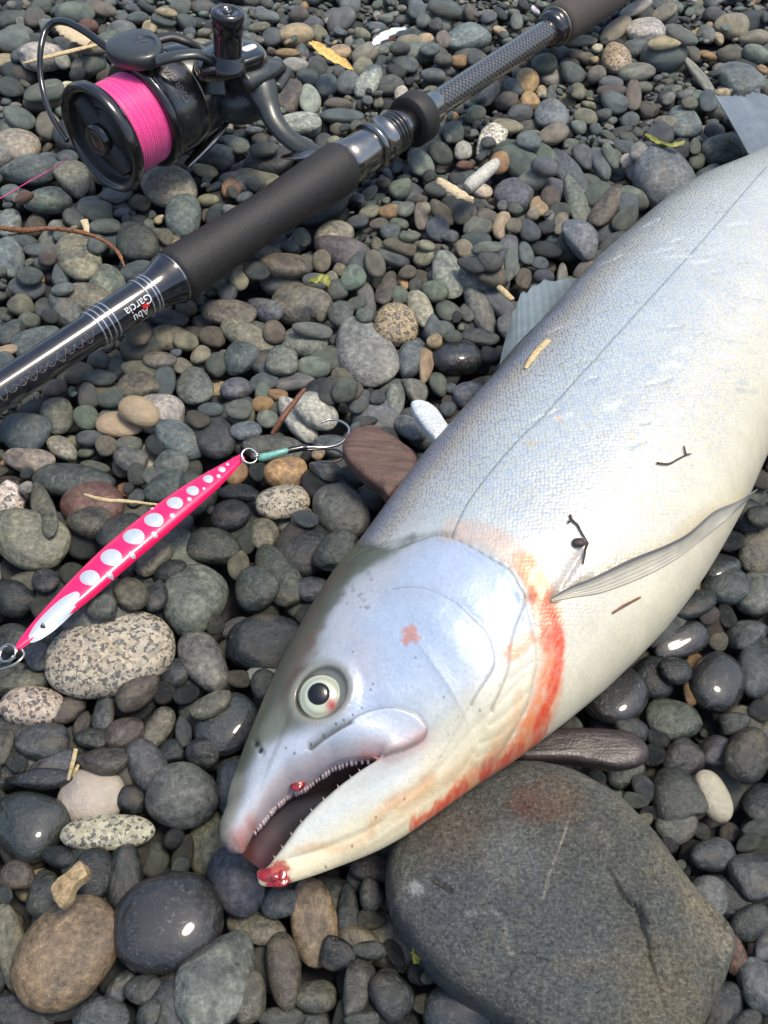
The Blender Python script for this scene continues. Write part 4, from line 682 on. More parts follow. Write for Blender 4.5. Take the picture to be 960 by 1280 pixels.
def over(px, py, lift, zmax=9):
    q = to_px(np.stack([P2[:, 0], P2[:, 1], ZT], 1)); k = int(np.argmin((PXg[:, 0] - px) ** 2 + (PXg[:, 1] - py) ** 2)); on_ = math.hypot(PXg[k, 0] - px, PXg[k, 1] - py) < 4
    z = (ZT[k] if on_ else .048) + lift; p = at(px, py, z); return np.array([*p, z])
PU = [over(*q) for q in [(689,748,.0004),(715,733,.0020),(742,722,.0030),(787,700,.0036),(832,682,.0040),(862,666,.0048),(892,640,.0070),(922,627,.0060),(948,611,.0055)]]
PL_ = [over(*q) for q in [(690,752,.0002),(722,746,.0004),(757,739,.0006),(808,719,.0007),(846,698,.0010),(870,680,.0020),(892,662,.0040),(912,646,.0040),(934,626,.0035)]]
PU = catmull(PU, 60); PL_ = catmull(PL_, 60); na_ = 55; V = []; rg = np.random.default_rng(8).uniform(-1, .3, na_)
for s in (1, -1):
    for i in range(na_):
        a_ = i / (na_ - 1)
        for j in range(60):
            f_ = j / 59; jj = j if j < 50 else 50 + (j - 50) * (1 + .10 * rg[i // 5 * 5]) ; jj = min(59, max(0, jj)); k0 = int(jj); k1 = min(59, k0 + 1); w1 = jj - k0
            p = (PU[k0] * (1 - w1) + PU[k1] * w1) * (1 - a_) + (PL_[k0] * (1 - w1) + PL_[k1] * w1) * a_
            V.append([p[0], p[1], p[2] + s * .00028 + s * .00008 * math.cos(a_ * 2 * math.pi * 5) * (1 - .4 * f_) - .0006 * math.sin(math.pi * a_) * (f_ < .95)])
G = grid_faces(na_, 60); n_ = na_ * 60; F = G.tolist() + (G[:, ::-1] + n_).tolist()
for j in range(59): F += [[j, j + 1, j + 1 + n_, j + n_], [n_ - 60 + j, n_ - 59 + j, 2 * n_ - 59 + j, 2 * n_ - 60 + j]]
for i in range(na_ - 1): F += [[i * 60 + 59, i * 60 + 119, i * 60 + 119 + n_, i * 60 + 59 + n_]]
m = mesh('pectoral_fin', V, F); aa = np.tile(np.repeat(np.linspace(0, 1, na_), 60), 2); ff = np.tile(np.tile(np.linspace(0, 1, 60), na_), 2); V = np.array(V)
rays = .5 + .5 * np.cos(aa * 2 * math.pi * 5); cc = np.array([.20, .20, .20]) * (1 - sstep(.10, .30, aa))[:, None] + np.array([.56, .53, .43]) * sstep(.10, .30, aa)[:, None]
cc = cc * (.88 + .12 * rays)[:, None]; cc = cc * (1 - .4 * sstep(.55, .9, ff))[:, None] + np.array([.50, .50, .47]) * (.4 * sstep(.55, .9, ff))[:, None]; cc *= (1 + .2 * vnoise(V, 300, 3, 3))[:, None]
set_col(m, 'c', cc); m.materials.append(M_FIN); child('pectoral_fin', m, salmon)
# ---------------------------------------------------------------- special stones traced from their own outlines
def slab(outline_xy, zc, T, p_in=2.6, nr=60, na=220, seed=1, lumpy=.06, noise_s=40, tilt=(0, 0), under=.8):
    """solid stone: star-shaped outline, superelliptic top and underside"""
    O = np.array(outline_xy); c = O.mean(0); Q = catmull(np.concatenate([O[-2:], O, O[:3]]), 2400)[480:]
    a = np.unwrap(np.arctan2(Q[:, 1] - c[1], Q[:, 0] - c[0])); an = np.arange(na) * 2 * math.pi / na - math.pi
    aa = np.arctan2(Q[:, 1] - c[1], Q[:, 0] - c[0]); rr = np.hypot(Q[:, 0] - c[0], Q[:, 1] - c[1]); o_ = np.argsort(aa); rb_ = np.interp(an, aa[o_], rr[o_], period=2 * math.pi)
    rb_ = (np.roll(rb_, 1) + 2 * rb_ + np.roll(rb_, -1)) / 4
    V = []; f = 1 - (1 - np.linspace(0, 1, nr)) ** 1.8
    for s in (1, -1):
        ff = f if s == 1 else f[::-1][1:]
        for r in ff:
            x = c[0] + rb_ * r * np.cos(an); y = c[1] + rb_ * r * np.sin(an); z = s * T * (under if s < 0 else 1) * (1 - r ** p_in) ** (1 / p_in)
            V.append(np.stack([x, y, np.full(na, 0) + z], 1))
    V = np.concatenate(V); nz_ = vnoise(V, noise_s, seed, 3); rel = np.clip(V[:, 2] / T, -1, 1)
    V[:, 2] += T * lumpy * nz_ * np.abs(rel) + (V[:, 0] - c[0]) * tilt[0] + (V[:, 1] - c[1]) * tilt[1] + zc
    V[:, :2] += (V[:, :2] - c) * (lumpy * .4 * vnoise(V, noise_s * 1.3, seed + 3, 2))[:, None]
    return V, grid_faces(nr * 2 - 1, na, True)[:, ::-1]
V, F = slab(BOULDER_XY, -.002, .021, 4.2, 150, 520, 4, .05, 28, (.06, .03))
XB = V[:, :2]; topm = V[:, 2] > 0
def BL(pts): return catmull(np.array([at(x, y, .017) for x, y in pts]), len(pts) * 6)
def bgroove(pts, dep, w_, step=0.0, sw=.006):
    d, s = pl_dist(XB, BL(pts)); V[:, 2] -= topm * (dep * gauss(d + .0004 * vnoise(V, 900, 3, 2), w_) - step * s * (1 - np.exp(-d / .0006)) * np.exp(-d / sw))
bgroove([(768,1106),(776,1122),(788,1134),(798,1146),(802,1158)], .0008, .0009, .0009)
bgroove([(798,1146),(806,1158),(822,1160),(838,1152),(852,1142),(872,1137),(884,1140)], .0009, .0016, .0006, .005)
bgroove([(802,1158),(806,1175),(811,1192)], .0006, .0012, .0009)
bgroove([(811,1192),(795,1204),(770,1208),(745,1206),(722,1212),(700,1206)], .0009, .0014, -.0009)
bgroove([(690,1232),(660,1215),(640,1210),(636,1230)], .0006, .0008, .0005); bgroove([(541,1096),(552,1104),(562,1112)], .0018, .0008)
bgroove([(574,1145),(600,1138),(628,1142)], .0005, .0012, .0005); bgroove([(742,1035),(756,1052),(764,1068)], .0004, .0016)
bgroove([(905,1165),(897,1190),(895,1215)], .0006, .0012, .0006)
d = np.hypot(XB[:, 0] - at(818,1140,.017)[0], XB[:, 1] - at(818,1140,.017)[1]); V[:, 2] += topm * .0016 * gauss(d, .008)
V[:, 2] += topm * (.0008 * vnoise(V, 150, 8, 4) + .0003 * vnoise(V, 900, 9, 3))
bm_ = mesh('boulder', V, F)
C = np.tile([.100, .106, .096], (len(V), 1)); nb1 = vnoise(V, 30, 5, 4); nb2 = vnoise(V * np.array([1, 1, .4]), 160, 6, 4); nb3 = vnoise(V, 700, 6, 3)
C = C * (1 + .30 * nb1 + .22 * nb2 + .16 * nb3)[:, None]
def bz(px, py, r, col, a_):
    global C
    p = at(px, py, .017); d = np.hypot(XB[:, 0] - p[0], XB[:, 1] - p[1]) / (r * .27e-3) + .5 * nb2 + .4 * nb3; m = (a_ * (1 - sstep(.3, 1.3, d)))[:, None]; C = C * (1 - m) + np.array(col) * m
for a_ in [(662,1000,28,(.13,.035,.018),.5),(700,1000,30,(.17,.10,.045),.4),(560,1040,50,(.12,.085,.06),.45),(640,1070,36,(.17,.19,.19),.5),(560,1130,60,(.085,.10,.12),.55),(700,1190,80,(.085,.10,.115),.5),
           (880,1160,40,(.20,.175,.12),.6),(850,1090,40,(.19,.17,.12),.5),(830,1240,60,(.17,.145,.09),.55),(905,1180,16,(.32,.28,.20),.5),(790,1010,30,(.19,.18,.13),.4),(520,1107,9,(.45,.5,.5),.6),(870,1130,24,(.24,.21,.15),.4)]: bz(*a_)
def bline(pts, w_, col, a_):
    global C
    d = np.abs(pl_dist(XB, BL(pts))[0] + .0004 * nb3); m = (a_ * gauss(d, w_) * sstep(-.55, .15, nb2 + .3 * nb3 + .25))[:, None]; C = C * (1 - m) + np.array(col) * m
bline([(712,1020),(704,1045),(696,1068),(686,1095),(678,1125)], .00035, (.30,.29,.24), .8); bline([(611,1065),(616,1080),(622,1100),(618,1115)], .0020, (.18,.19,.19), .35); bline([(583,1142),(600,1139),(616,1140),(626,1146)], .0006, (.27,.28,.27), .55)
bline([(540,1098),(552,1106),(565,1112)], .0005, (.03,.03,.03), .9); bline([(768,1106),(780,1126),(790,1136)], .0005, (.03,.03,.028), .9); bline([(632,1160),(634,1180),(640,1190)], .0010, (.27,.26,.22), .4); bline([(700,1206),(722,1208),(745,1203),(770,1206),(800,1200)], .0022, (.24,.22,.17), .35)
bline([(484,1118),(500,1110),(510,1085)], .0006, (.30,.30,.27), .5); bline([(505,1135),(507,1115)], .0006, (.30,.30,.27), .5); bline([(742,1035),(756,1052),(764,1068)], .0014, (.24,.23,.19), .35)
C *= (1 + .12 * vnoise(V, 1500, 12, 2))[:, None]; set_col(bm_, 'c', np.clip(C, .01, .9))
N = NT('boulder_stone'); A1 = N.n('Attribute', attribute_name='c'); ge = N.n('NewGeometry')
f1 = N.n('TexNoise', i_Scale=900.0, i_Detail=6.0, i_Roughness=.75); N.l(ge.outputs['Position'], f1.inputs['Vector']); mp = N.n('Mapping'); mp.inputs['Rotation'].default_value = (0, 0, .5); mp.inputs['Scale'].default_value = (1, 3.0, 1); N.l(ge.outputs['Position'], mp.inputs['Vector'])
f2 = N.n('TexNoise', i_Scale=420.0, i_Detail=4.0); N.l(mp.outputs[0], f2.inputs['Vector']); v1 = N.n('TexVoronoi', i_Scale=1000.0); N.l(ge.outputs['Position'], v1.inputs['Vector'])
c = N.mix(1.0, A1.outputs['Color'], N.ramp(f1.outputs[0], [(.34, G3(.40)), (.5, G3(1)), (.66, G3(1.75))]), 'MULTIPLY'); c = N.mix(1.0, c, N.ramp(f2.outputs[0], [(.3, (.7, .72, .78)), (.7, (1.25, 1.22, 1.1))]), 'MULTIPLY')
spk = N.math('MULTIPLY', N.ramp(v1.outputs['Distance'], [(.12, G3(1)), (.30, G3(0))]), N.ramp(v1.outputs['Color'], [(.62, G3(0)), (.80, G3(.5))])); c = N.mix(spk, c, (.40, .40, .37))
N.l(c, N.b.inputs['Base Color']); N.l(N.math('MULTIPLY_ADD', f1.outputs[0], .4, .22), N.b.inputs['Roughness']); N.l(N.bump(f2.outputs[0], .35, .0010, N.bump(f1.outputs[0], .9, .0014)), N.b.inputs['Normal']); bm_.materials.append(N.m)
obj('boulder', bm_, label='large flat grey boulder with a red stain and ledge crack under the salmon\'s jaw', category='boulder')
def special(name, pts, z, T, mat, label, cat, **kw):
    V, F = slab([at(x, y, z) for x, y in pts], z, T, **kw); return obj(name, mesh(name, V, F, mat), label=label, category=cat)
def slate(name, c1, c2, sc=(60, 400, 60), rough=.4, rot=.6):
    N = NT(name); ge = N.n('NewGeometry'); mp = N.n('Mapping'); mp.inputs['Rotation'].default_value = (0, 0, rot); mp.inputs['Scale'].default_value = sc; N.l(ge.outputs['Position'], mp.inputs['Vector'])
    f = N.n('TexNoise', i_Scale=1.0, i_Detail=6.0, i_Roughness=.65, i_Distortion=.5); N.l(mp.outputs[0], f.inputs['Vector']); f1 = N.n('TexNoise', i_Scale=1100.0, i_Detail=4.0); N.l(ge.outputs['Position'], f1.inputs['Vector'])
    c = N.ramp(f.outputs[0], [(.32, c1), (.68, c2)]); N.l(N.mix(1.0, c, N.ramp(f1.outputs[0], [(.3, G3(.75)), (.7, G3(1.3))]), 'MULTIPLY'), N.b.inputs['Base Color'])
    N.l(N.math('MULTIPLY_ADD', f1.outputs[0], .3, rough - .15), N.b.inputs['Roughness']); N.l(N.bump(f.outputs[0], .4, .0012, N.bump(f1.outputs[0], .3, .0005)), N.b.inputs['Normal']); return N.m
special('flat_stone', [(432,556),(445,544),(466,541),(492,552),(514,566),(522,580),(516,598),(497,612),(486,622),(474,612),(455,600),(436,584),(430,570)], .008, .0045, slate('redbrown_stone', (.055,.030,.024), (.13,.075,.058), rough=.55), "flat red-brown stone beside the lure's double hook", 'stone', p_in=5, lumpy=.14, noise_s=120, seed=3, tilt=(-.1, .1))
special('flat_stone', BARK_PX, .008, .004, slate('purple_stone', (.026,.020,.020), (.055,.043,.040), (50, 300, 50), .32, .05), 'long flat dark purple stone wedged between the salmon\'s belly and the boulder', 'stone', p_in=4, lumpy=.12, noise_s=90, seed=8)
special('white_stone', [(513,507),(522,503),(534,506),(546,515),(555,528),(564,545),(548,557),(540,550),(528,536),(517,520)], .010, .0035, slate('pale_stone', (.50,.56,.58), (.66,.70,.70), rough=.4), "flat bluish white stone tucked against the salmon's back", 'stone', p_in=4, lumpy=.1, seed=5)
# ---------------------------------------------------------------- rod and spinning reel (one thing)
M_BLANK = simple('black_lacquer', (.012, .014, .018), .12, nscale=300, bump=.03, var=.3, coat=1)
M_FOAM = simple('eva_foam', (.019, .018, .017), .55, nscale=1300, bump=1.0, var=.45)
M_FOAMW = simple('eva_foam_upper', (.060, .050, .043), .75, nscale=1300, bump=.9, var=.35)
M_RUB = simple('rubber', (.018, .016, .015), .6, nscale=1500, bump=.25)
M_GUN = simple('gunmetal', (.30, .29, .27), .20, metal=1, nscale=200, bump=.03, var=.08)
M_DGUN = simple('dark_gunmetal', (.075, .075, .075), .24, metal=.7, nscale=200, bump=.03, var=.08, coat=.5)
M_BODY = simple('reel_body_paint', (.050, .058, .056), .36, metal=.35, nscale=500, bump=.06, var=.12, coat=.25)
M_BLACK = simple('gloss_black', (.010, .010, .011), .18, nscale=300, bump=.02, coat=.8)
M_MATT = simple('matt_black', (.018, .018, .019), .45, nscale=700, bump=.08)
M_SILV = simple('silver_winding', (.55, .58, .62), .25, metal=.8, bump=0, var=.05)
M_WHITE = simple('white_print', (.75, .75, .73), .5, bump=0, var=.03); M_RED = simple('red_print', (.55, .02, .02), .4, bump=0, var=.05)
M_BRONZE = simple('bronze_trim', (.30, .26, .18), .28, metal=.9, bump=0, var=.1)
ZR = .0155
RA = np.array([*at(0, 489, ZR), ZR]); RB = np.array([*at(545, 131, ZR), ZR]); RU = (RB - RA) / np.linalg.norm(RB - RA)
def rt(px, py): p = at(px, py, ZR); return float((np.array([*p, ZR]) - RA) @ RU)      # metres along the rod at a survey point
def rodpart(name, prof, mat, root, grand=None, n=64, **k):
    v, f = lathe(RA, RU, prof, n); return child(name, mesh(name, v, f, mat), root, grand, **k)
rod = empty('fishing_rod', tuple(RA + RU * .15), 'black spinning rod with foam grips and its reel loaded with pink line', 'fishing rod')
tF, tG, tE, tH, tR, tC, tK = rt(216,352), rt(240,338), rt(430,207), rt(478,182), rt(515,155), rt(545,132), rt(690,38)
rr_ = lambda k: k * .001
rodpart('blank', [(-.16, .0076), (rt(112,416), .0082), (rt(118,412), .0090), (rt(180,375), .0092), (tF - .010, .0098), (tF - .004, .0112), (tF, .0128), (tF + .003, .0131), (tF + .0035, .0115)], M_BLANK, rod)
rodpart('trim_ring', [(tF + .0005, .0131), (tF + .0008, .01335), (tF + .0014, .01335), (tF + .0018, .0131)], M_GUN, rod)
for px, py in [(117,412),(123,408.5),(130,404.5),(136,401),(180,375.5),(187,371.5),(191,369)]:
    t = rt(px, py); r0 = .0090 + (t - rt(118,412)) / (tF - .010 - rt(118,412)) * .0007; rodpart('thread_winding', [(t - .0004, r0 - .0002), (t - .0003, r0 + .00025), (t + .0003, r0 + .00025), (t + .0004, r0 - .0002)], M_SILV, rod)
gl = tE - tF; v, f = lathe(RA, RU, [(tF + .002, .011), (tF + .0022, .0131), (tF + .006, .0136), (tF + .03, .0128), (tF + .06, .0121), (tF + gl * .55, .0123), (tF + gl * .78, .0136), (tE - .008, .0144), (tE - .003, .0141), (tE - .001, .0130), (tE - .0008, .010)], 72)
gm_ = mesh('foam_grip', v, f, M_FOAM); child('foam_grip', gm_, rod)
# reel seat: tube, fixed hood with raised rim, thread, sliding hood
rodpart('reel_seat', [(tE - .002, .0095), (tE - .0015, .0118), (tE + .006, .0121), (tH - .006, .0118), (tH - .004, .0112), (tH, .0105), (tC - .003, .0100), (tC + .001, .008)], M_GUN, rod)
rodpart('seat_hood', [(tH - .0070, .0118), (tH - .0068, .0134), (tH - .0045, .0138), (tH - .0040, .0130), (tH + .0045, .0130), (tH + .0055, .0135), (tH + .0062, .0128), (tH + .0064, .0105)], M_GUN, rod)
for i in range(4):
    t = tH + .0085 + i * .0028; rodpart('thread_ring', [(t - .0010, .0100), (t - .0005, .0118), (t + .0005, .0118), (t + .0010, .0100)], M_DGUN, rod)
rodpart('rubber_ring', [(tR - .0010, .0100), (tR - .0008, .0142), (tR + .0006, .0150), (tR + .0102, .0150), (tR + .0116, .0142), (tR + .0118, .0080)], M_RUB, rod)
# woven carbon tube
N = NT('carbon_weave'); at_ = N.n('Attribute', attribute_name='wuv'); mp = N.n('Mapping'); N.l(at_.outputs['Vector'], mp.inputs['Vector']); ck = N.n('TexChecker', i_Scale=1.0); N.l(mp.outputs[0], ck.inputs['Vector'])
N.l(N.mix(ck.outputs['Fac'], (.022, .022, .022), (.095, .095, .09)), N.b.inputs['Base Color']); N.b.inputs['Roughness'].default_value = .22; N.b.inputs['Coat Weight'].default_value = 1; N.b.inputs['Coat Roughness'].default_value = .08; N.b.inputs['Metallic'].default_value = .3
N.l(N.ramp(ck.outputs['Fac'], [(0, G3(.2)), (1, G3(.4))]), N.b.inputs['Roughness']); M_CARB = N.m
prof = [(t, .0078) for t in np.linspace(tR + .008, tK + .004, 60)]; v, f = lathe(RA, RU, prof, 64); cm = mesh('carbon_tube', v, f, M_CARB)
wu = np.array([[t / .0017, k * 28 / 64, .5] for t, _ in prof for k in range(64)], np.float32); a = cm.attributes.new('wuv', 'FLOAT_VECTOR', 'POINT'); a.data.foreach_set('vector', wu.ravel()); child('carbon_tube', cm, rod)
rodpart('end_cap', [(tK - .004, .0078), (tK - .0035, .0104), (tK + .001, .0112), (tK + .0045, .0112), (tK + .005, .0125), (tK + .008, .0125), (tK + .009, .0095)], M_BLACK, rod); rodpart('cap_ring', [(tK + .0046, .0112), (tK + .0050, .01275), (tK + .0060, .01275), (tK + .0062, .0120)], M_BRONZE, rod)
rodpart('upper_grip', [(tK + .0068, .010), (tK + .007, .0128), (tK + .012, .0135), (tK + .06, .0140), (tK + .13, .0125), (tK + .131, .006)], M_FOAMW, rod)
rodpart('rod_shaft', [(tK + .12, .0055), (tK + .40, .0050), (tK + .401, .0001)], M_BLANK, rod)
# lettering wrapped on the blank
def text_mesh(s, size, extrude=0.0):
    cu = bpy.data.curves.new('lettering', 'FONT'); cu.body = s; cu.size = size; cu.extrude = extrude; cu.align_x = 'CENTER'; cu.resolution_u = 4; o = bpy.data.objects.new('lettering', cu); COL.objects.link(o)
    bpy.context.view_layer.update(); m = bpy.data.meshes.new_from_object(o); V = np.array([v.co[:] for v in m.vertices]); F = [list(p.vertices) for p in m.polygons]; bpy.data.objects.remove(o); return V, F
SIDE = np.cross(RU, (0, 0, 1.)); SIDE /= np.linalg.norm(SIDE)              # points to the lower right of the rod
def wrap(V, origin, U, Sd, t0, a0, r, sgn=-1, bold=1.0):
    """x of the text runs along sgn*U; y runs round the cylinder, a0 = angle from the top towards Sd"""
    ang = a0 + V[:, 1] / r; up = np.array([0, 0, 1.]); return np.array(origin) + np.outer(t0 + sgn * V[:, 0], U) + r * (np.outer(np.cos(ang), up) + np.outer(np.sin(ang), Sd))
tT = rt(170,388)
for s_t, y0, sz in (('Garcia', R(46), .0062), ('Abu', R(74), .0058)):
    tv, tf = text_mesh(s_t, sz); tv[:, 0] *= .95; P = wrap(tv, RA, RU, SIDE, tT - (.0008 if s_t == 'Abu' else 0), y0, .00985); child('lettering', mesh('lettering', P, tf, M_WHITE, False), rod)
q = np.array([[x, y, 0] for x in np.linspace(-.0040, -.0001, 4) for y in np.linspace(0, .0020, 4)]); q[:, 0] -= .0020 + 0; q = q * 1.0; P = wrap(q, RA, RU, SIDE, tT - .0010, R(65), .00985); child('logo_bar', mesh('logo_bar', P, grid_faces(4, 4), M_RED), rod)
# faint flowing script further down the butt
sc_ = []; r_ = np.random.default_rng(9); t0 = rt(112, 423)
for k in range(13):
    x0 = k * .0052; ph = r_.uniform(0, 6); pts = [np.array([x0 + .0030 * u + .0016 * math.sin(5 * u + ph), .0016 * math.sin(7 * u + ph) * (1 + .6 * (k % 3 == 0)), 0]) for u in np.linspace(0, 1.6, 16)]
    W = wrap(np.array(pts), RA, RU, SIDE, t0, R(62), .00815 if True else 0); sc_.append(tube(W, .00014, 4))
v, f = join(sc_); child('script_mark', mesh('script_mark', v, f, simple('faint_print', (.16, .15, .14), .3, bump=0)), rod)

# ---- reel
RZ = .0325; SC = np.array([*at(125, 174, RZ), RZ]); AX = RU.copy()           # axis runs back along the rod
reel_u = np.array([0, 0, 1.]); reel_s = np.cross(AX, reel_u)                 # towards the rod
v, f = lathe(SC, AX, [(.080, .001), (.080, .019), (.088, .0195), (.100, .018), (.112, .015), (.118, .010), (.120, .001)], 40)
# housing: squeezed so it is taller than wide
rel = v - SC; k_s = rel @ reel_s; v = v - np.outer(k_s * .25, reel_s)
reel = child('reel', mesh('reel', v, f, M_BODY), rod)
def rp(name, prof, mat, n=80): v, f = lathe(SC, AX, [(t, r * .91) for t, r in prof], n); return child(name, mesh(name, v, f, mat), rod, reel)
rp('spool_lip', [(.0060, .0262), (.0062, .0300), (.0045, .0318), (.0018, .0326), (-.0004, .0325), (-.0016, .0316), (-.0018, .0304), (-.0006, .0292), (.0002, .0288), (.0004, .0272)], M_BLACK)
rp('spool_face', [(.0004, .0273), (.0016, .0268), (.0042, .0262), (.0055, .0250), (.0050, .0185), (.0042, .0178), (.0042, .0168), (.0050, .0163), (.0050, .0153), (.0042, .0148), (.0046, .0135), (.0030, .0125), (.0026, .0100), (.0006, .0085), (-.0004, .0060), (-.0006, .0001)], M_MATT)
# raised drag-knob wing across the face
V = []; nn_ = 40
for i in range(nn_):
    a_ = -1 + 2 * i / (nn_ - 1); w_ = .0068 * (1 - .25 * a_ * a_)
    for j, (sx_, hz) in enumerate([(-1, .0046), (-.8, .0006), (-.4, -.0014), (0, -.0019), (.4, -.0014), (.8, .0006), (1, .0046)]):
        V.append(SC + AX * (hz + .0012 * a_ ** 2) + (reel_u * math.cos(.7) - reel_s * math.sin(.7)) * a_ * .0212 + (reel_s * math.cos(.7) + reel_u * math.sin(.7)) * sx_ * w_)
child('drag_knob', mesh('drag_knob', V, grid_faces(nn_, 7), M_MATT), rod, reel)
rp('drag_cap', [(.0010, .0098), (-.0026, .0092), (-.0034, .0078), (-.0028, .0060), (-.0030, .0035), (-.0032, .0001)], M_BLACK, 48)
# wound line: ridged lay
prof = [(t, .0268 + .0012 * math.cos((t - .016) * 110) * 0 + .00016 * math.sin(t * 2 * math.pi / .0011)) for t in np.linspace(.0058, .0292, 130)]
N = NT('pink_braid'); ge = N.n('NewGeometry'); f_ = N.n('TexNoise', i_Scale=700.0, i_Detail=4.0); N.l(ge.outputs['Position'], f_.inputs['Vector'])
at_ = N.n('Attribute', attribute_name='lt'); wv = N.n('TexNoise', i_Scale=1.0, i_Detail=3.0, noise_dimensions='1D'); N.l(N.math('MULTIPLY', at_.outputs['Fac'], 1500.0), wv.inputs['W'])
N.l(N.mix(1.0, N.ramp(wv.outputs[0], [(.3, (.66, .012, .17)), (.5, (.88, .04, .28)), (.75, (.92, .16, .42))]), N.ramp(f_.outputs[0], [(.3, G3(.85)), (.7, G3(1.1))]), 'MULTIPLY'), N.b.inputs['Base Color'])
N.b.inputs['Roughness'].default_value = .42; N.b.inputs['Sheen Weight'].default_value = .3; N.l(N.bump(wv.outputs[0], .5, .0004, N.bump(f_.outputs[0], .3, .0003)), N.b.inputs['Normal'])
v, f = lathe(SC, AX, [(t, r * .91) for t, r in prof], 96); m = mesh('wound_line', v, f, N.m); a = m.attributes.new('lt', 'FLOAT', 'POINT'); a.data.foreach_set('value', np.repeat([t for t, _ in prof], 96).astype(np.float32)); child('wound_line', m, rod, reel)
rp('spool_skirt', [(.0285, .020), (.0285, .0296), (.0295, .0312), (.0310, .0318), (.0330, .0315), (.0350, .0296), (.0352, .028)], M_BLACK)
rp('rotor', [(.0340, .0270), (.0345, .0292), (.0400, .0300), (.0470, .0302), (.0540, .0296), (.0552, .0288), (.0560, .0292), (.0680, .0282), (.0760, .0262), (.0815, .0225), (.0820, .010)], M_DGUN)
rp('trim_line', [(.0548, .0287), (.0551, .0297), (.0555, .0297), (.0558, .0287)], M_BRONZE)
# lettering round the rotor
tv, tf = text_mesh('GARCIA', .0058); up_ = reel_u; P = []
for x, y, z in tv:
    ang = R(12) + x / .0277; P.append(SC + AX * (.0450 - y) + .0278 * (math.cos(ang) * (up_ * .55 + reel_s * .83) / .9956 + math.sin(ang) * (up_ * .83 - reel_s * .55) / .9956))
child('lettering', mesh('lettering', P, tf, simple('grey_print', (.20, .18, .17), .3, bump=0), False), rod, reel)
def pz(px, py, z): return np.array([*at(px, py, z), z])
# stem and foot joining reel and seat
foot_dir = RU
stem = catmull([pz(300,92,.046), pz(322,104,.045), pz(333,128,.039), pz(342,150,.033), pz(358,170,.028), pz(378,184,.025), pz(400,194,.0235), pz(428,186,.023)], 44)
rad = np.interp(np.arange(44), [0, 6, 14, 24, 32, 38, 43], [.0120, .0105, .0062, .0056, .0060, .0062, .0030])
v, f = tube(stem, rad, 20, flat=.72, upv=(0, 0, 1)); child('reel_foot', mesh('reel_foot', v, f, M_BODY), rod, reel)
pl = catmull([pz(352,196,.022), pz(380,193,.0255), pz(410,188,.026), pz(448,172,.0262)], 20); v, f = tube(pl, np.interp(np.arange(20), [0, 5, 15, 19], [.0015, .0045, .0050, .0035]), 14, flat=.35, upv=(0, 0, 1)); child('foot_plate', mesh('foot_plate', v, f, M_GUN), rod, reel)
br = catmull([pz(300,100,.050), pz(330,88,.050), pz(346,82,.047), pz(352,92,.042), pz(340,110,.040)], 24); v, f = tube(br, np.interp(np.arange(24), [0, 12, 23], [.010, .0055, .0060]), 16, flat=.6, upv=(0, 0, 1)); child('body_wing', mesh('body_wing', v, f, M_BODY), rod, reel)
under = catmull([pz(270,110,.030), pz(295,128,.030), pz(322,120,.032)], 16); v, f = tube(under, [.012] * 16, 18); child('gear_housing', mesh('gear_housing', v, f, M_BODY), rod, reel)
# side plate with bronze rim, and the handle knob standing on it
def plate(pts, z, T, name, mat, pin=6): V, F = slab([at(x, y, z) for x, y in pts], z, T, p_in=pin, nr=16, na=80, lumpy=0, under=1); return child(name, mesh(name, V, F, mat), rod, reel)
plate([(244,78),(262,62),(290,55),(318,56),(331,66),(334,76),(318,84),(292,92),(264,97),(247,94)], .0555, .0036, 'side_plate_rim', M_BRONZE); plate([(248,77),(264,63),(290,57),(316,58),(328,67),(330,74),(314,81),(290,88),(264,93),(250,91)], .0585, .0035, 'side_plate', M_BLACK)
plate([(302,61),(316,56),(321,59),(308,65)], .0618, .0006, 'plate_badge', M_WHITE, 8)
kb = pz(285, 79, .060); v, f = lathe(kb, (.125, 0, 1), [(t_ * .70 if t_ > .006 else t_, r_k) for t_, r_k in [(-.003, .0098), (.0005, .0098), (.0010, .0090), (.0026, .0090), (.0030, .0082), (.0042, .0084), (.0046, .0077), (.0056, .0074), (.0210, .0077), (.0270, .0078), (.0280, .0085), (.0365, .0086), (.0385, .0080), (.0387, .0040), (.0378, .0038), (.0376, .0001)]], 48)
child('handle_knob', mesh('handle_knob', v, f, M_BLACK), rod, reel); v, f = lathe(kb + np.array([.00335, 0, .0266]), (.125, 0, 1), [(0, .0024), (.0006, .0022), (.0008, .0012), (-.0002, .0010), (-.0002, .0001)], 20); child('knob_screw', mesh('knob_screw', v, f, M_DGUN), rod, reel)
# rotor arm, line-roller housing and bail wire
arm = catmull([pz(196,76,.066), pz(222,70,.068), pz(246,68,.067), pz(262,76,.062), pz(269,94,.053), pz(270,118,.044)], 36); v, f = tube(arm, np.interp(np.arange(36), [0, 10, 24, 35], [.0045, .0040, .0046, .0062]), 18, flat=.55, upv=(0, 0, 1)); child('rotor_arm', mesh('rotor_arm', v, f, M_BODY), rod, reel)
arm2 = catmull([pz(190,52,.066), pz(214,46,.066), pz(234,52,.063), pz(246,60,.058)], 20); v, f = tube(arm2, [.0036] * 20, 14, flat=.6, upv=(0, 0, 1)); child('rotor_arm', mesh('rotor_arm', v, f, M_MATT), rod, reel)
plate([(132,62),(142,53),(166,44),(188,44),(201,54),(204,66),(196,77),(176,82),(154,80),(137,72)], .0650, .0050, 'roller_housing', M_BODY, 4); plate([(140,72),(160,80),(182,82),(204,72),(208,80),(190,90),(160,86),(144,80)], .0600, .0040, 'roller_guard', M_BLACK, 4)
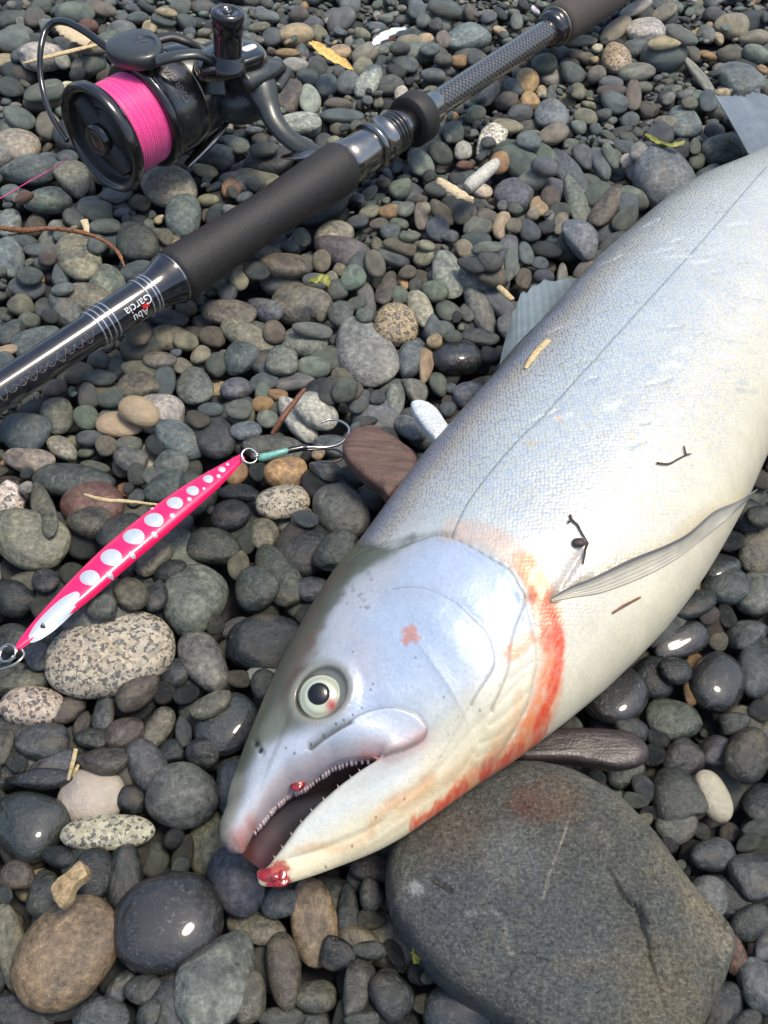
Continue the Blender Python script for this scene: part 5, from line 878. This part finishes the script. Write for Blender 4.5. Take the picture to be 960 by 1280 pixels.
v, f = lathe(pz(181,54,.0692), (0, -.1, 1), [(-.001, .0066), (.0006, .0064), (.0008, .0054), (.0001, .0050), (.0003, .0020), (.0009, .0016), (.0009, .0001)], 36); child('roller_cap', mesh('roller_cap', v, f, M_BLACK), rod, reel)
bail = catmull([pz(142,66,.064), pz(124,52,.067), pz(104,38,.070), pz(84,28,.071), pz(68,28,.069), pz(57,38,.066), pz(51,60,.061), pz(50,88,.053), pz(54,114,.046), pz(62,140,.040), pz(74,162,.035), (pz(84,176,.032))], 90)
v, f = tube(bail, np.interp(np.arange(90), [0, 30, 60, 89], [.0022, .0019, .0015, .0014]), 12); child('bail_wire', mesh('bail_wire', v, f, M_BLACK), rod, reel)
lever = catmull([pz(232,208,.004), pz(262,176,.012), pz(282,150,.018)], 16); v, f = tube(lever, np.interp(np.arange(16), [0, 8, 15], [.0030, .0050, .0040]), 12, flat=.4); child('rotor_arm', mesh('rotor_arm', v, f, M_GUN), rod, reel)
# free end of the braid running off to the left
lt = catmull([pz(86,196,.012), pz(72,207,.009), pz(38,226,.008), pz(0,248,.008), pz(-60,280,.006)], 30); v, f = tube(lt, .00022, 5); child('loose_line', mesh('loose_line', v, f, N.m), rod, reel)
# a loose length of line on the skin of the foam: fine scuffs come from the material

# ---------------------------------------------------------------- pink metal jig
jig = empty('fishing_lure', tuple(pz(165, 690, .01)), 'hot pink elongated metal lure with a row of silver spots and double hook', 'lure')
ca = np.array([[21,810],[42,790],[67,769],[103,737],[141,702],[182,667],[228,629],[268,598],[303,570]], float)
wd = np.array([3.5, 11, 16.5, 22, 24, 24, 21.5, 15.5, 4.5])
CJ = catmull(np.array([at(x, y, .013) for x, y in ca]), 160); uj = np.linspace(0, 8, 160); WJ = np.interp(uj, np.arange(9), wd) * np.interp(uj, [0, 8], [.000262, .000305]); TJ = np.gradient(CJ, axis=0); TJ /= np.linalg.norm(TJ, axis=1)[:, None]; NJ = np.stack([-TJ[:, 1], TJ[:, 0]], 1)
WJ = np.convolve(np.pad(WJ, 6, mode='edge'), np.ones(13) / 13, 'valid')
V = []; na = 40; HJ = np.clip(WJ * .48, .0012, .0034)
for i in range(160):
    for k in range(na):
        a_ = 2 * math.pi * k / na; ca_, sa_ = math.cos(a_), math.sin(a_); x = math.copysign(abs(ca_) ** .85, ca_) * WJ[i]; z = math.copysign(abs(sa_) ** .85, sa_) * HJ[i] + (.0004 * math.exp(-((abs(ca_) - .93) / .05) ** 2) * (1 if sa_ > 0 else -1) * -1)
        V.append([*(CJ[i] + NJ[i] * x), .0125 + z + .0012 * math.sin(i / 159 * math.pi)])
V = np.array(V); fj = grid_faces(160, na, True).tolist() + [list(range(na)), list(range(159 * na, 160 * na))[::-1]]; me = mesh('body', V, fj)
cj = np.tile([.90, .010, .13], (len(V), 1)); ii = np.repeat(np.arange(160), na); ac = np.tile(np.abs(np.cos(np.arange(na) * 2 * math.pi / na)), 160)
ed = gauss(ac - .93, .035)[:, None]; cj = cj * (1 - .8 * ed) + np.array([.80, .004, .055]) * .8 * ed; cj *= (1 + .06 * vnoise(V, 500, 4, 3))[:, None]
set_col(me, 'c', cj); N = NT('hot_pink_enamel'); A1 = N.n('Attribute', attribute_name='c'); N.l(A1.outputs['Color'], N.b.inputs['Base Color']); N.b.inputs['Roughness'].default_value = .28; N.b.inputs['Coat Weight'].default_value = .8; N.b.inputs['Coat Roughness'].default_value = .08
nz = N.n('TexNoise', i_Scale=260.0, i_Detail=3.0); ge = N.n('NewGeometry'); N.l(ge.outputs['Position'], nz.inputs['Vector']); N.l(N.bump(nz.outputs[0], .12, .0006), N.b.inputs['Normal']); me.materials.append(N.m); child('body', me, jig)
# foil spots: thin discs following the curved top
N = NT('silver_foil'); ge = N.n('NewGeometry'); nz = N.n('TexNoise', i_Scale=420.0, i_Detail=5.0); N.l(ge.outputs['Position'], nz.inputs['Vector']); wv = N.n('TexNoise', i_Scale=90.0, i_Detail=2.0); N.l(ge.outputs['Position'], wv.inputs['Vector'])
N.l(N.mix(.5, N.ramp(nz.outputs[0], [(.3, (.42, .62, .68)), (.5, (.62, .68, .72)), (.7, (.72, .66, .66))]), N.ramp(wv.outputs[0], [(0, (.50, .58, .62)), (1, (.80, .83, .86))])), N.b.inputs['Base Color']); N.b.inputs['Metallic'].default_value = .35; N.b.inputs['Roughness'].default_value = .3; N.b.inputs['Coat Weight'].default_value = .8; N.b.inputs['Coat Roughness'].default_value = .08; M_FOIL = N.m
TOPJ = V.reshape(160, na, 3)[:, 1:na // 2].reshape(-1, 3)
def jz(p): i = int(np.argmin((TOPJ[:, 0] - p[0]) ** 2 + (TOPJ[:, 1] - p[1]) ** 2)); return TOPJ[i, 2]
def jz_s(p): d = (TOPJ[:, 0] - p[0]) ** 2 + (TOPJ[:, 1] - p[1]) ** 2; i = np.argsort(d)[:6]; wg = 1 / (d[i] + 1e-8); return float((TOPJ[i, 2] * wg).sum() / wg.sum())
def jz_a(p):
    i = int(np.argmin((CJ[:, 0] - p[0]) ** 2 + (CJ[:, 1] - p[1]) ** 2)); x = abs(float((p - CJ[i]) @ NJ[i])) / WJ[i]; c = min(1, x) ** (1 / .85); sa = math.sqrt(max(0, 1 - c * c))
    return .0125 + .0012 * math.sin(i / 159 * math.pi) + HJ[i] * sa ** .85
def spot(px, py, rx, ry, ang, mat, nm):
    p = at(px, py, .0155); a = R(ang); ex = at(px + rx * math.cos(a), py - rx * math.sin(a), .0155) - p; eyv = at(px + ry * math.sin(a), py + ry * math.cos(a), .0155) - p; V = []
    for r in (0, .35, .7, 1):
        for t in np.arange(28) * 2 * math.pi / 28: q = p + r * (ex * math.cos(t) + eyv * math.sin(t)); V.append([q[0], q[1], jz_a(q) + .00042 * (1 if r < 1 else -.3)])
    child(nm, mesh(nm, V, grid_faces(4, 28, True)[:, ::-1], mat), jig)
for px, py, rx, ry in [(113,724,13.5,10),(140,699,14.5,11),(168,673,14.5,10.5),(193,652,13,9.5),(219,630,11,8),(241,614,8.5,6.5),(260,598,7,5.5),(277,585,5,4)]: spot(px, py, rx, ry, 0, M_FOIL, 'foil_spot')
for px, py, r_ in [(137,719,4.2),(165,694,4.2),(193,669,4),(216,646,3.8),(237,625,3.2),(273,594,3),(255,611,2.2),(190,636,2.6),(284,578,2.4)]: spot(px, py, r_, r_ * .8, 0, M_FOIL, 'foil_spot')
spot(68, 768, 44, 10.5, 40, M_FOIL, 'foil_head'); spot(53, 781, 5.2, 3.2, 40, M_BLACK, 'printed_eye')
M_STEEL = simple('steel_wire', (.62, .60, .56), .16, metal=1, bump=0, var=.08)
def ring(c, r, wire, n3, name, squash=1.0):
    n3 = Vector(n3).normalized(); q = Vector((0, 0, 1)).rotation_difference(n3); P = [np.array(Vector(c) + q @ Vector((r * math.cos(t), r * squash * math.sin(t), .0004 * t / 3))) for t in np.linspace(0, 4 * math.pi * .97, 70)]; v, f = tube(P, wire, 8); return child(name, mesh(name, v, f, M_STEEL), jig)
ring(pz(311, 571, .014), .0032, .00042, (.35, -.35, .8), 'split_ring'); ring(pz(320, 573, .013), .0019, .00040, (.1, .9, .5), 'swivel_ring'); ring(pz(11, 817, .013), .0031, .00042, (-.2, -.3, .9), 'split_ring')
hk1 = catmull([pz(368,562,.013), pz(385,559,.013), pz(408,559,.012), pz(424,555,.011), pz(434,546,.011), pz(436,535,.011), pz(427,527,.011), pz(414,524.5,.011), pz(404,527,.0115), pz(399,531,.012)], 60); v, f = tube(hk1, np.interp(np.arange(60), [0, 52, 59], [.00055, .00055, .0001]), 8); child('hook', mesh('hook', v, f, M_STEEL), jig)
hk2 = catmull([pz(372,563,.010), pz(392,562,.009), pz(412,561,.0085), pz(424,564,.008), pz(429,570,.008), pz(422,576,.0075), pz(408,578,.0075), pz(390,577,.0078)], 50); v, f = tube(hk2, np.interp(np.arange(50), [0, 42, 49], [.00052, .00052, .0001]), 8); child('hook', mesh('hook', v, f, M_DGUN), jig)
hk3 = catmull([pz(3,815,.013), pz(-20,822,.012), pz(-60,835,.010)], 12); v, f = tube(hk3, .0006, 8); child('hook', mesh('hook', v, f, M_STEEL), jig)
hk4 = catmull([pz(-40,848,.010), pz(-6,838,.011), pz(12,833,.012), (pz(24,826,.0125)), pz(30,818,.0125), pz(27,811,.013)], 24); v, f = tube(hk4, .0005, 8); child('hook', mesh('hook', v, f, M_STEEL), jig)
cd = catmull([pz(322,573,.013), pz(335,570,.0135), pz(350,566,.0138), pz(360,563,.0135)], 20); v, f = tube(cd, np.interp(np.arange(20), [0, 3, 16, 19], [.0010, .0017, .0013, .0011]), 12); child('assist_cord', mesh('assist_cord', v, f, simple('green_cord', (.16, .42, .34), .35, nscale=1500, bump=.5, var=.35, coat=.6)), jig)
cd = catmull([pz(358,564,.0132), pz(372,561,.013), pz(388,558,.0125)], 12); v, f = tube(cd, [.0014] * 8 + [.0013, .0011, .0009, .0007], 12); child('hook_binding', mesh('hook_binding', v, f, M_BLACK), jig)
# ---------------------------------------------------------------- driftwood, leaves, scraps
M_STRAW = slate('straw', (.42, .31, .15), (.66, .53, .30), (300, 1200, 300), .6, .3); M_WOOD = slate('driftwood', (.46, .36, .22), (.70, .58, .38), (400, 1500, 400), .7, .9)
M_TWIG = simple('twig_bark', (.15, .062, .035), .6, nscale=900, bump=.5, var=.4); M_TWIG2 = simple('orange_twig', (.20, .085, .035), .5, nscale=900, bump=.5, var=.6); M_DARK = simple('dark_fibre', (.05, .035, .03), .6, bump=0)
M_LEAF = simple('yellow_leaf', (.66, .44, .13), .5, nscale=350, bump=.4, var=.25); M_GLEAF = simple('olive_leaf', (.24, .25, .05), .45, nscale=500, bump=.4, var=.3); M_PLAS = simple('white_plastic', (.66, .74, .76), .3, nscale=600, bump=.4, var=.08)
def stick(name, pts, rad, mat, label, cat, n=10, flat=1.0, wob=.0, group=None):
    P = catmull([pz(*p) for p in pts], max(14, len(pts) * 7)); m = len(P); r_ = np.interp(np.linspace(0, 1, m), np.linspace(0, 1, len(rad)), rad)
    v, f = tube(P, r_, n, flat=flat, upv=(0, 0, 1) if flat != 1 else None); v = v + wob * np.stack([vnoise(v, 400, 3 + k, 2) for k in range(3)], 1)
    o = obj(name, mesh(name, v, f, mat), label=label, category=cat)
    if group: o['group'] = group
    return o
def blade(name, pts, wid, mat, label, cat, curl=.0012, n=9, thick=.0003):
    P = catmull([pz(*p) for p in pts], 26); T = np.gradient(P, axis=0); T /= np.linalg.norm(T, axis=1)[:, None]; Nn = np.cross(T, (0, 0, 1)); Nn /= np.linalg.norm(Nn, axis=1)[:, None]; W = np.interp(np.linspace(0, 1, 26), np.linspace(0, 1, len(wid)), wid); V = []
    for s in (1, -1):
        for i in range(26):
            for j in range(n): u = -1 + 2 * j / (n - 1); V.append(P[i] + Nn[i] * u * W[i] * (1 + .12 * math.sin(i * 1.7 + u * 4)) + np.array([0, 0, curl * u * u + s * thick * (1 - u * u * .7) + .0004 * math.sin(i * .9 + 3 * u) - .0004 * (abs(u) < .1)]))
    G = grid_faces(26, n); k = 26 * n; F = G.tolist() + (G[:, ::-1] + k).tolist()
    for i in range(25): F += [[i * n, i * n + n, i * n + n + k, i * n + k], [i * n + n - 1, i * n + 2 * n - 1, i * n + 2 * n - 1 + k, i * n + n - 1 + k]]
    F += [[j, j + 1, j + 1 + k, j + k] for j in range(n - 1)] + [[25 * n + j, 25 * n + j + 1, 25 * n + j + 1 + k, 25 * n + j + k] for j in range(n - 1)]
    return obj(name, mesh(name, V, F, mat), label=label, category=cat)
blade('leaf', [(388,53,.012),(398,60,.011),(412,70,.009),(428,80,.007),(441,89,.006)], [.0016, .0040, .0052, .0040, .0006], M_LEAF, 'curled dry yellow leaf lying on the pebbles above the rod', 'leaf')
blade('leaf', [(806,168,.010),(816,176,.009),(830,182,.009),(845,183,.010),(856,178,.010)], [.0006, .0022, .0014, .0026, .0006], M_GLEAF, 'twisted olive-green strip of leaf on the stones above the salmon\'s back', 'leaf', thick=.0004)
blade('leaf', [(385,353,.010),(395,352,.011),(405,350,.012),(411,358,.010)], [.0004, .0024, .0036, .0010], M_GLEAF, 'scrap of green leaf between the brown-grey stones below the foam grip', 'leaf')
blade('leaf', [(518,1178,-.002),(522,1192,-.002),(519,1205,-.003)], [.0006, .0020, .0006], M_GLEAF, 'small green leaf blade in the gap left of the boulder', 'leaf')
stick('drift_stick', [(583,236,.008),(600,222,.010),(621,203,.011)], [.0030, .0042, .0040, .0038, .0024], M_STONEW := slate('pale_drift', (.36, .36, .32), (.56, .55, .48), (300, 300, 300), .7, 0), 'pale grey porous drift stick among the stones below the rubber ring', 'stick', 14, wob=.0003)
blade('wood_chip', [(548,224,.011),(562,233,.011),(576,242,.010),(592,250,.009)], [.0022, .0034, .0036, .0010], M_WOOD, 'pointed splinter of bare tan wood crossing the pale drift stick', 'wood', curl=-.001, thick=.0011)
stick('straw', [(28,79,.010),(60,71,.012),(100,61,.013),(146,50,.012)], [.0007, .0020, .0022, .0018, .0012], M_STRAW, 'long yellow straw lying behind the bail wire', 'straw', flat=.5)
blade('wood_chip', [(70,29,.012),(82,36,.012),(98,45,.012),(112,54,.010)], [.0016, .0058, .0066, .0030], M_WOOD, 'broad tan wood chip seen through the bail loop', 'wood', curl=-.001, thick=.0009)
stick('straw', [(85,975,.006),(90,957,.010),(95,936,.013)], [.0006, .0008, .0007], M_STRAW, 'thin straw standing up by the cream pebble', 'straw', flat=.7)
stick('straw', [(91,970,.006),(95,962,.008),(98,956,.009)], [.0005, .0008, .0005], M_STRAW, 'short stub of straw beside the taller one by the cream pebble', 'straw', flat=.7)
stick('twig', [(340,543,.008),(352,524,.012),(366,505,.013),(381,486,.014)], [.0010, .0014, .0012, .0009], M_TWIG, 'straight bare reddish-brown twig above the lure\'s hooks', 'twig', wob=.0002)
stick('twig', [(-6,284,.010),(30,288,.012),(62,286,.013),(95,289,.013),(124,298,.011),(146,314,.009),(156,334,.006)], [.0011, .0016, .0011, .0013, .0009, .0011, .0005], M_TWIG2, 'long knobbly orange-brown twig at the left edge above the rod', 'twig', wob=.0004)
stick('twig', [(105,618,.009),(130,625,.011),(160,627,.011),(198,631,.010)], [.0006, .0009, .0008, .0005], M_STRAW, 'thin yellowish stalk running under the lure\'s middle', 'twig', wob=.0002)
stick('twig', [(624,359,.012),(632,367,.013),(641,375,.012)], [.0016, .0018, .0014], M_STRAW, 'short orange twig stub beside the dorsal fin', 'twig', flat=.7)
stick('wood_chip', [(105,276,.012),(108,286,.012),(106,298,.010)], [.0022, .0016, .0014], M_WOOD, 'small upright splinter of tan wood above the foam grip', 'wood', flat=.5)
blade('shell_piece', [(468,58,.010),(478,50,.011),(490,43,.012),(508,38,.012)], [.0022, .0040, .0034, .0010], M_PLAS, 'crumpled white shell-like scrap at the top between leaf and rod', 'scrap', curl=.002, thick=.0006)
V, F = slab([at(x, y, .012) for x, y in [(64,1112),(72,1102),(88,1092),(101,1080),(108,1083),(114,1098),(104,1104),(95,1112),(90,1124),(78,1136),(72,1134)]], .012, .0028, p_in=8, nr=20, na=90, lumpy=.35, noise_s=200, seed=6, tilt=(.15, .2))
obj('stone_shard', mesh('stone_shard', V, F, slate('tan_shard', (.17, .12, .06), (.48, .36, .20), (300, 300, 300), .7, 0)), label='chipped angular tan shard standing above the big brown pebble', category='shard')
# things lying on the fish
def skin(x, y, dzv=.0006): p = onz(x, y); return p + np.array([0, 0, dzv])
def onfish(name, pts, rad, mat, label, cat, n=6, lift=.0006, flat=1.0, wob=.0):
    P = catmull([skin(x, y, lift) for x, y in pts], len(pts) * 5); r_ = np.interp(np.linspace(0, 1, len(P)), np.linspace(0, 1, len(rad)), rad); v, f = tube(P, r_, n, flat=flat, upv=(0, 0, 1)); v = v + wob * vnoise(v, 500, 3, 2)[:, None]
    return obj(name, mesh(name, v, f, mat), label=label, category=cat)
onfish('straw', [(657,461),(664,451),(673,440),(686,427)], [.0008, .0013, .0015, .0013], M_STRAW, 'flat yellow straw stuck to the salmon\'s back below the dorsal fin', 'straw', flat=.4)
def forked(name, segs, rad, label):
    parts = []
    for s in segs: P = catmull([skin(x, y, .0007) for x, y in s], len(s) * 5); parts.append(tube(P, np.linspace(rad, rad * .6, len(P)), 5))
    v, f = join(parts); return obj(name, mesh(name, v, f, M_DARK), label=label, category='twig')
forked('twiglet', [[(713,645),(714,652),(722,658),(727,668),(735,680)], [(735,680),(731,690),(729,707)], [(711,654),(714,652)]], .00042, 'forked black twiglet on the salmon\'s side above the pectoral fin')
forked('twiglet', [[(820,580),(836,581),(846,577),(857,571),(862,569)], [(857,571),(857,564),(853,559)]], .00036, 'thin branching black twiglet in the middle of the salmon\'s flank')
onfish('splinter', [(765,768),(780,758),(799,748)], [.0003, .00045, .0003], M_TWIG, 'fine brown splinter on the salmon\'s cream belly', 'splinter')
onfish('splinter', [(799,714),(804,712),(809,710)], [.0005, .0006, .0003], M_TWIG, 'tiny brown fleck lying on the salmon\'s pectoral fin base', 'splinter')
c = skin(722, 682, .0010); v, f = lump(c, (.0022, .0017, .0013), 7, 3); obj('seed', mesh('seed', v, f, M_DARK), label='small dark seed husk stuck beside the forked twiglet on the salmon', category='seed')
# ---------------------------------------------------------------- emit stones
vis = np.bincount(OWN[OWN >= 0].ravel(), minlength=len(STN))
RODLINE = None
cand = []
for k, s in enumerate(STN):
    q = to_px(s['p']); s['q'] = q
    if vis[k] < 4: continue
    sc = FPX / (s['p'][1] * CP - (s['p'][2] - CAM_H) * SP)           # px per metre
    area = vis[k] * GS * GS * sc * sc * (CAM_H / math.hypot(CAM_H, math.hypot(s['p'][0], s['p'][1])))
    inf = -15 < q[0] < 975 and -12 < q[1] < 1292 and not inside(np.array([q]), np.array(FISH_PX, float))[0]
    if not inf: area = 0
    s['area'] = area
    cand.append((area, k))
cand.sort(reverse=True)
LM = [('the fish’s eye', 401, 866), ('the fish’s open mouth', 300, 1060), ('the big grey boulder', 690, 1130), ('the pink lure’s thick end', 60, 780), ('the pink lure’s thin end', 290, 590),
      ('the pink-lined spool', 150, 170), ('the reel handle knob', 283, 60), ('the reel foot', 385, 185), ('the long foam grip', 320, 290), ('the rod’s white lettering', 172, 405),
      ('the butt end of the rod', 20, 500), ('the rubber ring on the rod', 515, 155), ('the short upper foam grip', 730, 20), ('the yellow leaf', 415, 70), ('the dorsal fin', 670, 400), ('the tail fin', 925, 150),
      ('the pectoral fin tip', 940, 620), ('the dark purple stone', 740, 937), ('the flat white stone', 535, 525), ('the flat red-brown stone', 475, 578), ('the speckled granite cobble', 138, 816),
      ('the double hook', 425, 545), ('the pale drift stick', 600, 215), ('the chipped tan shard', 90, 1105), ('the orange twig', 60, 287), ('the bare brown twig', 360, 510)]
LM = [(n.replace('\u2019', "'"), x, y) for n, x, y in LM]
CN = {'k': 'blackish', 'K': 'wet black', 'g': 'dark grey', 's': 'blue-grey', 'm': 'mid grey', 'l': 'pale grey', 'n': 'greenish grey', 'b': 'brownish grey', 'v': 'olive grey', 't': 'tan', 'c': 'cream', 'o': 'orange-brown', 'B': 'big brown', 'r': 'red-brown', 'w': 'whitish', 'p': 'dark purple'}
ORD = ['nearest', 'second nearest', 'third nearest', 'fourth nearest', 'fifth nearest', 'sixth nearest', 'seventh nearest', 'eighth nearest', 'ninth nearest', 'tenth nearest', 'eleventh nearest', 'twelfth nearest']
def base_col(s, r_):
    code = s['col']; gran = len(code) == 2 or code == 'G'; key = code[1] if len(code) == 2 else code
    c = np.array(PC[key]); py = s['q'][1]
    dry = dryness(s['q'][0], py, r_) if key != 'K' else 0.0
    lift = .42 + .86 * dry if key not in 'tcwlKGB' else .8 + .25 * dry
    c = c * lift * (r_.uniform(.72, 1.35) if key not in 'tcwKGB' else r_.uniform(.9, 1.1)) * (1 + r_.uniform(-.06, .06, 3))
    return c, dry, gran
re_ = np.random.default_rng(3)
inds = [k for a, k in cand[:N_IND]]; indset = set(inds); groups = {}
for k in inds:
    s = STN[k]; s['rgb'], s['dry'], s['gran'] = base_col(s, re_)
    q = s['q']; d = [math.hypot(q[0] - x, (q[1] - y) * 1.0) for n, x, y in LM]; m = int(np.argmin(d)); dx, dy = q[0] - LM[m][1], q[1] - LM[m][2]
    dirn = ('right of' if dx > 0 else 'left of') if abs(dx) > abs(dy) else ('below' if dy > 0 else 'above')
    rat = s['sa'][0] / s['sa'][1]; shp = 'long' if rat > 1.75 else ('oval' if rat > 1.25 else 'roundish')
    code = s['col']; key = code[1] if len(code) == 2 else code
    cn = ('speckled ' + CN.get(key, 'granite') if s['gran'] and key != 'G' else ('speckled granite' if key == 'G' else CN[key]))
    groups.setdefault((cn, shp, dirn, LM[m][0]), []).append((d[m], k))
for (cn, shp, dirn, lm), L in groups.items():
    L.sort()
    for i, (d, k) in enumerate(L):
        dw = {'right of': 'to the right of', 'left of': 'to the left of'}.get(dirn, dirn)
        STN[k]['label'] = '%s %s pebble %s %s' % (cn, shp, dw, lm) if len(L) == 1 else '%s %s pebble, %s one %s %s' % (cn, shp, ORD[min(i, 11)], dw, lm)
first = {}
for k in inds:
    s = STN[k]; me = HIGH[s['sh']]
    mat = M_GRAN if s['gran'] else (M_WET if s['col'] == 'K' or (s['col'] in 'kp' and s['q'][1] > 640 and re_.random() < .14) else (M_SMOOTH if s['col'] in 'ctw' and len(s['col']) == 1 else M_STONE))
    if (s['sh'], mat.name) not in first:
        m2 = me.copy(); m2.materials.clear(); m2.materials.append(mat); first[(s['sh'], mat.name)] = m2
    o = bpy.data.objects.new('pebble', first[(s['sh'], mat.name)]); COL.objects.link(o)
    M = Matrix(s['R'].tolist()).to_4x4() @ Matrix.Diagonal((*s['sa'], 1)); M.translation = Vector(s['p']); o.matrix_world = M
    o.color = (*[float(v) for v in s['rgb']], s['dry'])
    o['label'] = s['label']; o['category'] = 'pebble'; o['group'] = 'pebbles of the beach'
rest = [k for a, k in cand if k not in indset]
V_, F_, C_, O_ = [], [], [], []; off = 0
lv, lf = ICO[3]
for k in rest:
    s = STN[k]; L = LOW[s['sh']]; P = (L * s['sa']) @ s['R'].T + np.array(s['p']); V_.append(P); F_.append(lf + off); off += len(P)
    c, dry, gran = base_col(s, re_); C_.append(np.tile([*c, dry], (len(P), 1))); O_.append(L + re_.uniform(0, 60, 3))
V_ = np.concatenate(V_); F_ = np.concatenate(F_); C_ = np.concatenate(C_).astype(np.float32); O_ = np.concatenate(O_).astype(np.float32)
me = bpy.data.meshes.new('loose_pebbles'); me.vertices.add(len(V_)); me.vertices.foreach_set('co', V_.astype(np.float32).ravel())
me.loops.add(len(F_) * 3); me.loops.foreach_set('vertex_index', F_.astype(np.int32).ravel()); me.polygons.add(len(F_))
me.polygons.foreach_set('loop_start', np.arange(0, len(F_) * 3, 3, dtype=np.int32)); me.polygons.foreach_set('loop_total', np.full(len(F_), 3, np.int32)); me.update(calc_edges=True)
me.polygons.foreach_set('use_smooth', np.ones(len(F_), bool)); set_col(me, 'pcol', C_)
a = me.attributes.new('pco', 'FLOAT_VECTOR', 'POINT'); a.data.foreach_set('vector', O_.ravel()); me.materials.append(M_BED)
o = obj('loose_pebbles', me, kind='stuff', label='mass of small grey pebbles filling the beach between the larger stones', category='pebbles')
print('individual', len(inds), 'rest', len(rest), 'tris', len(F_))
# ground under everything
n = 60; gx, gy = np.meshgrid(np.linspace(-6, 6, n), np.linspace(-3, 9, n), indexing='ij'); gz = np.full(gx.shape, SHEET - .002) 
gm = mesh('beach_ground', np.stack([gx, gy, gz], -1).reshape(-1, 3), grid_faces(n, n)); N = NT('gravel_ground')
tc = N.n('TexCoord'); vo = N.n('TexVoronoi', i_Scale=75.0); N.l(tc.outputs['Object'], vo.inputs['Vector'])
N.l(N.mix(.5, N.ramp(vo.outputs['Color'], [(.1, (.02, .021, .023)), (.9, (.06, .06, .058))]), (.03, .03, .032)), N.b.inputs['Base Color']); N.b.inputs['Roughness'].default_value = .8
N.l(N.bump(vo.outputs['Distance'], 1.0, -.008), N.b.inputs['Normal']); gm.materials.append(N.m); obj('ground', gm, kind='structure')
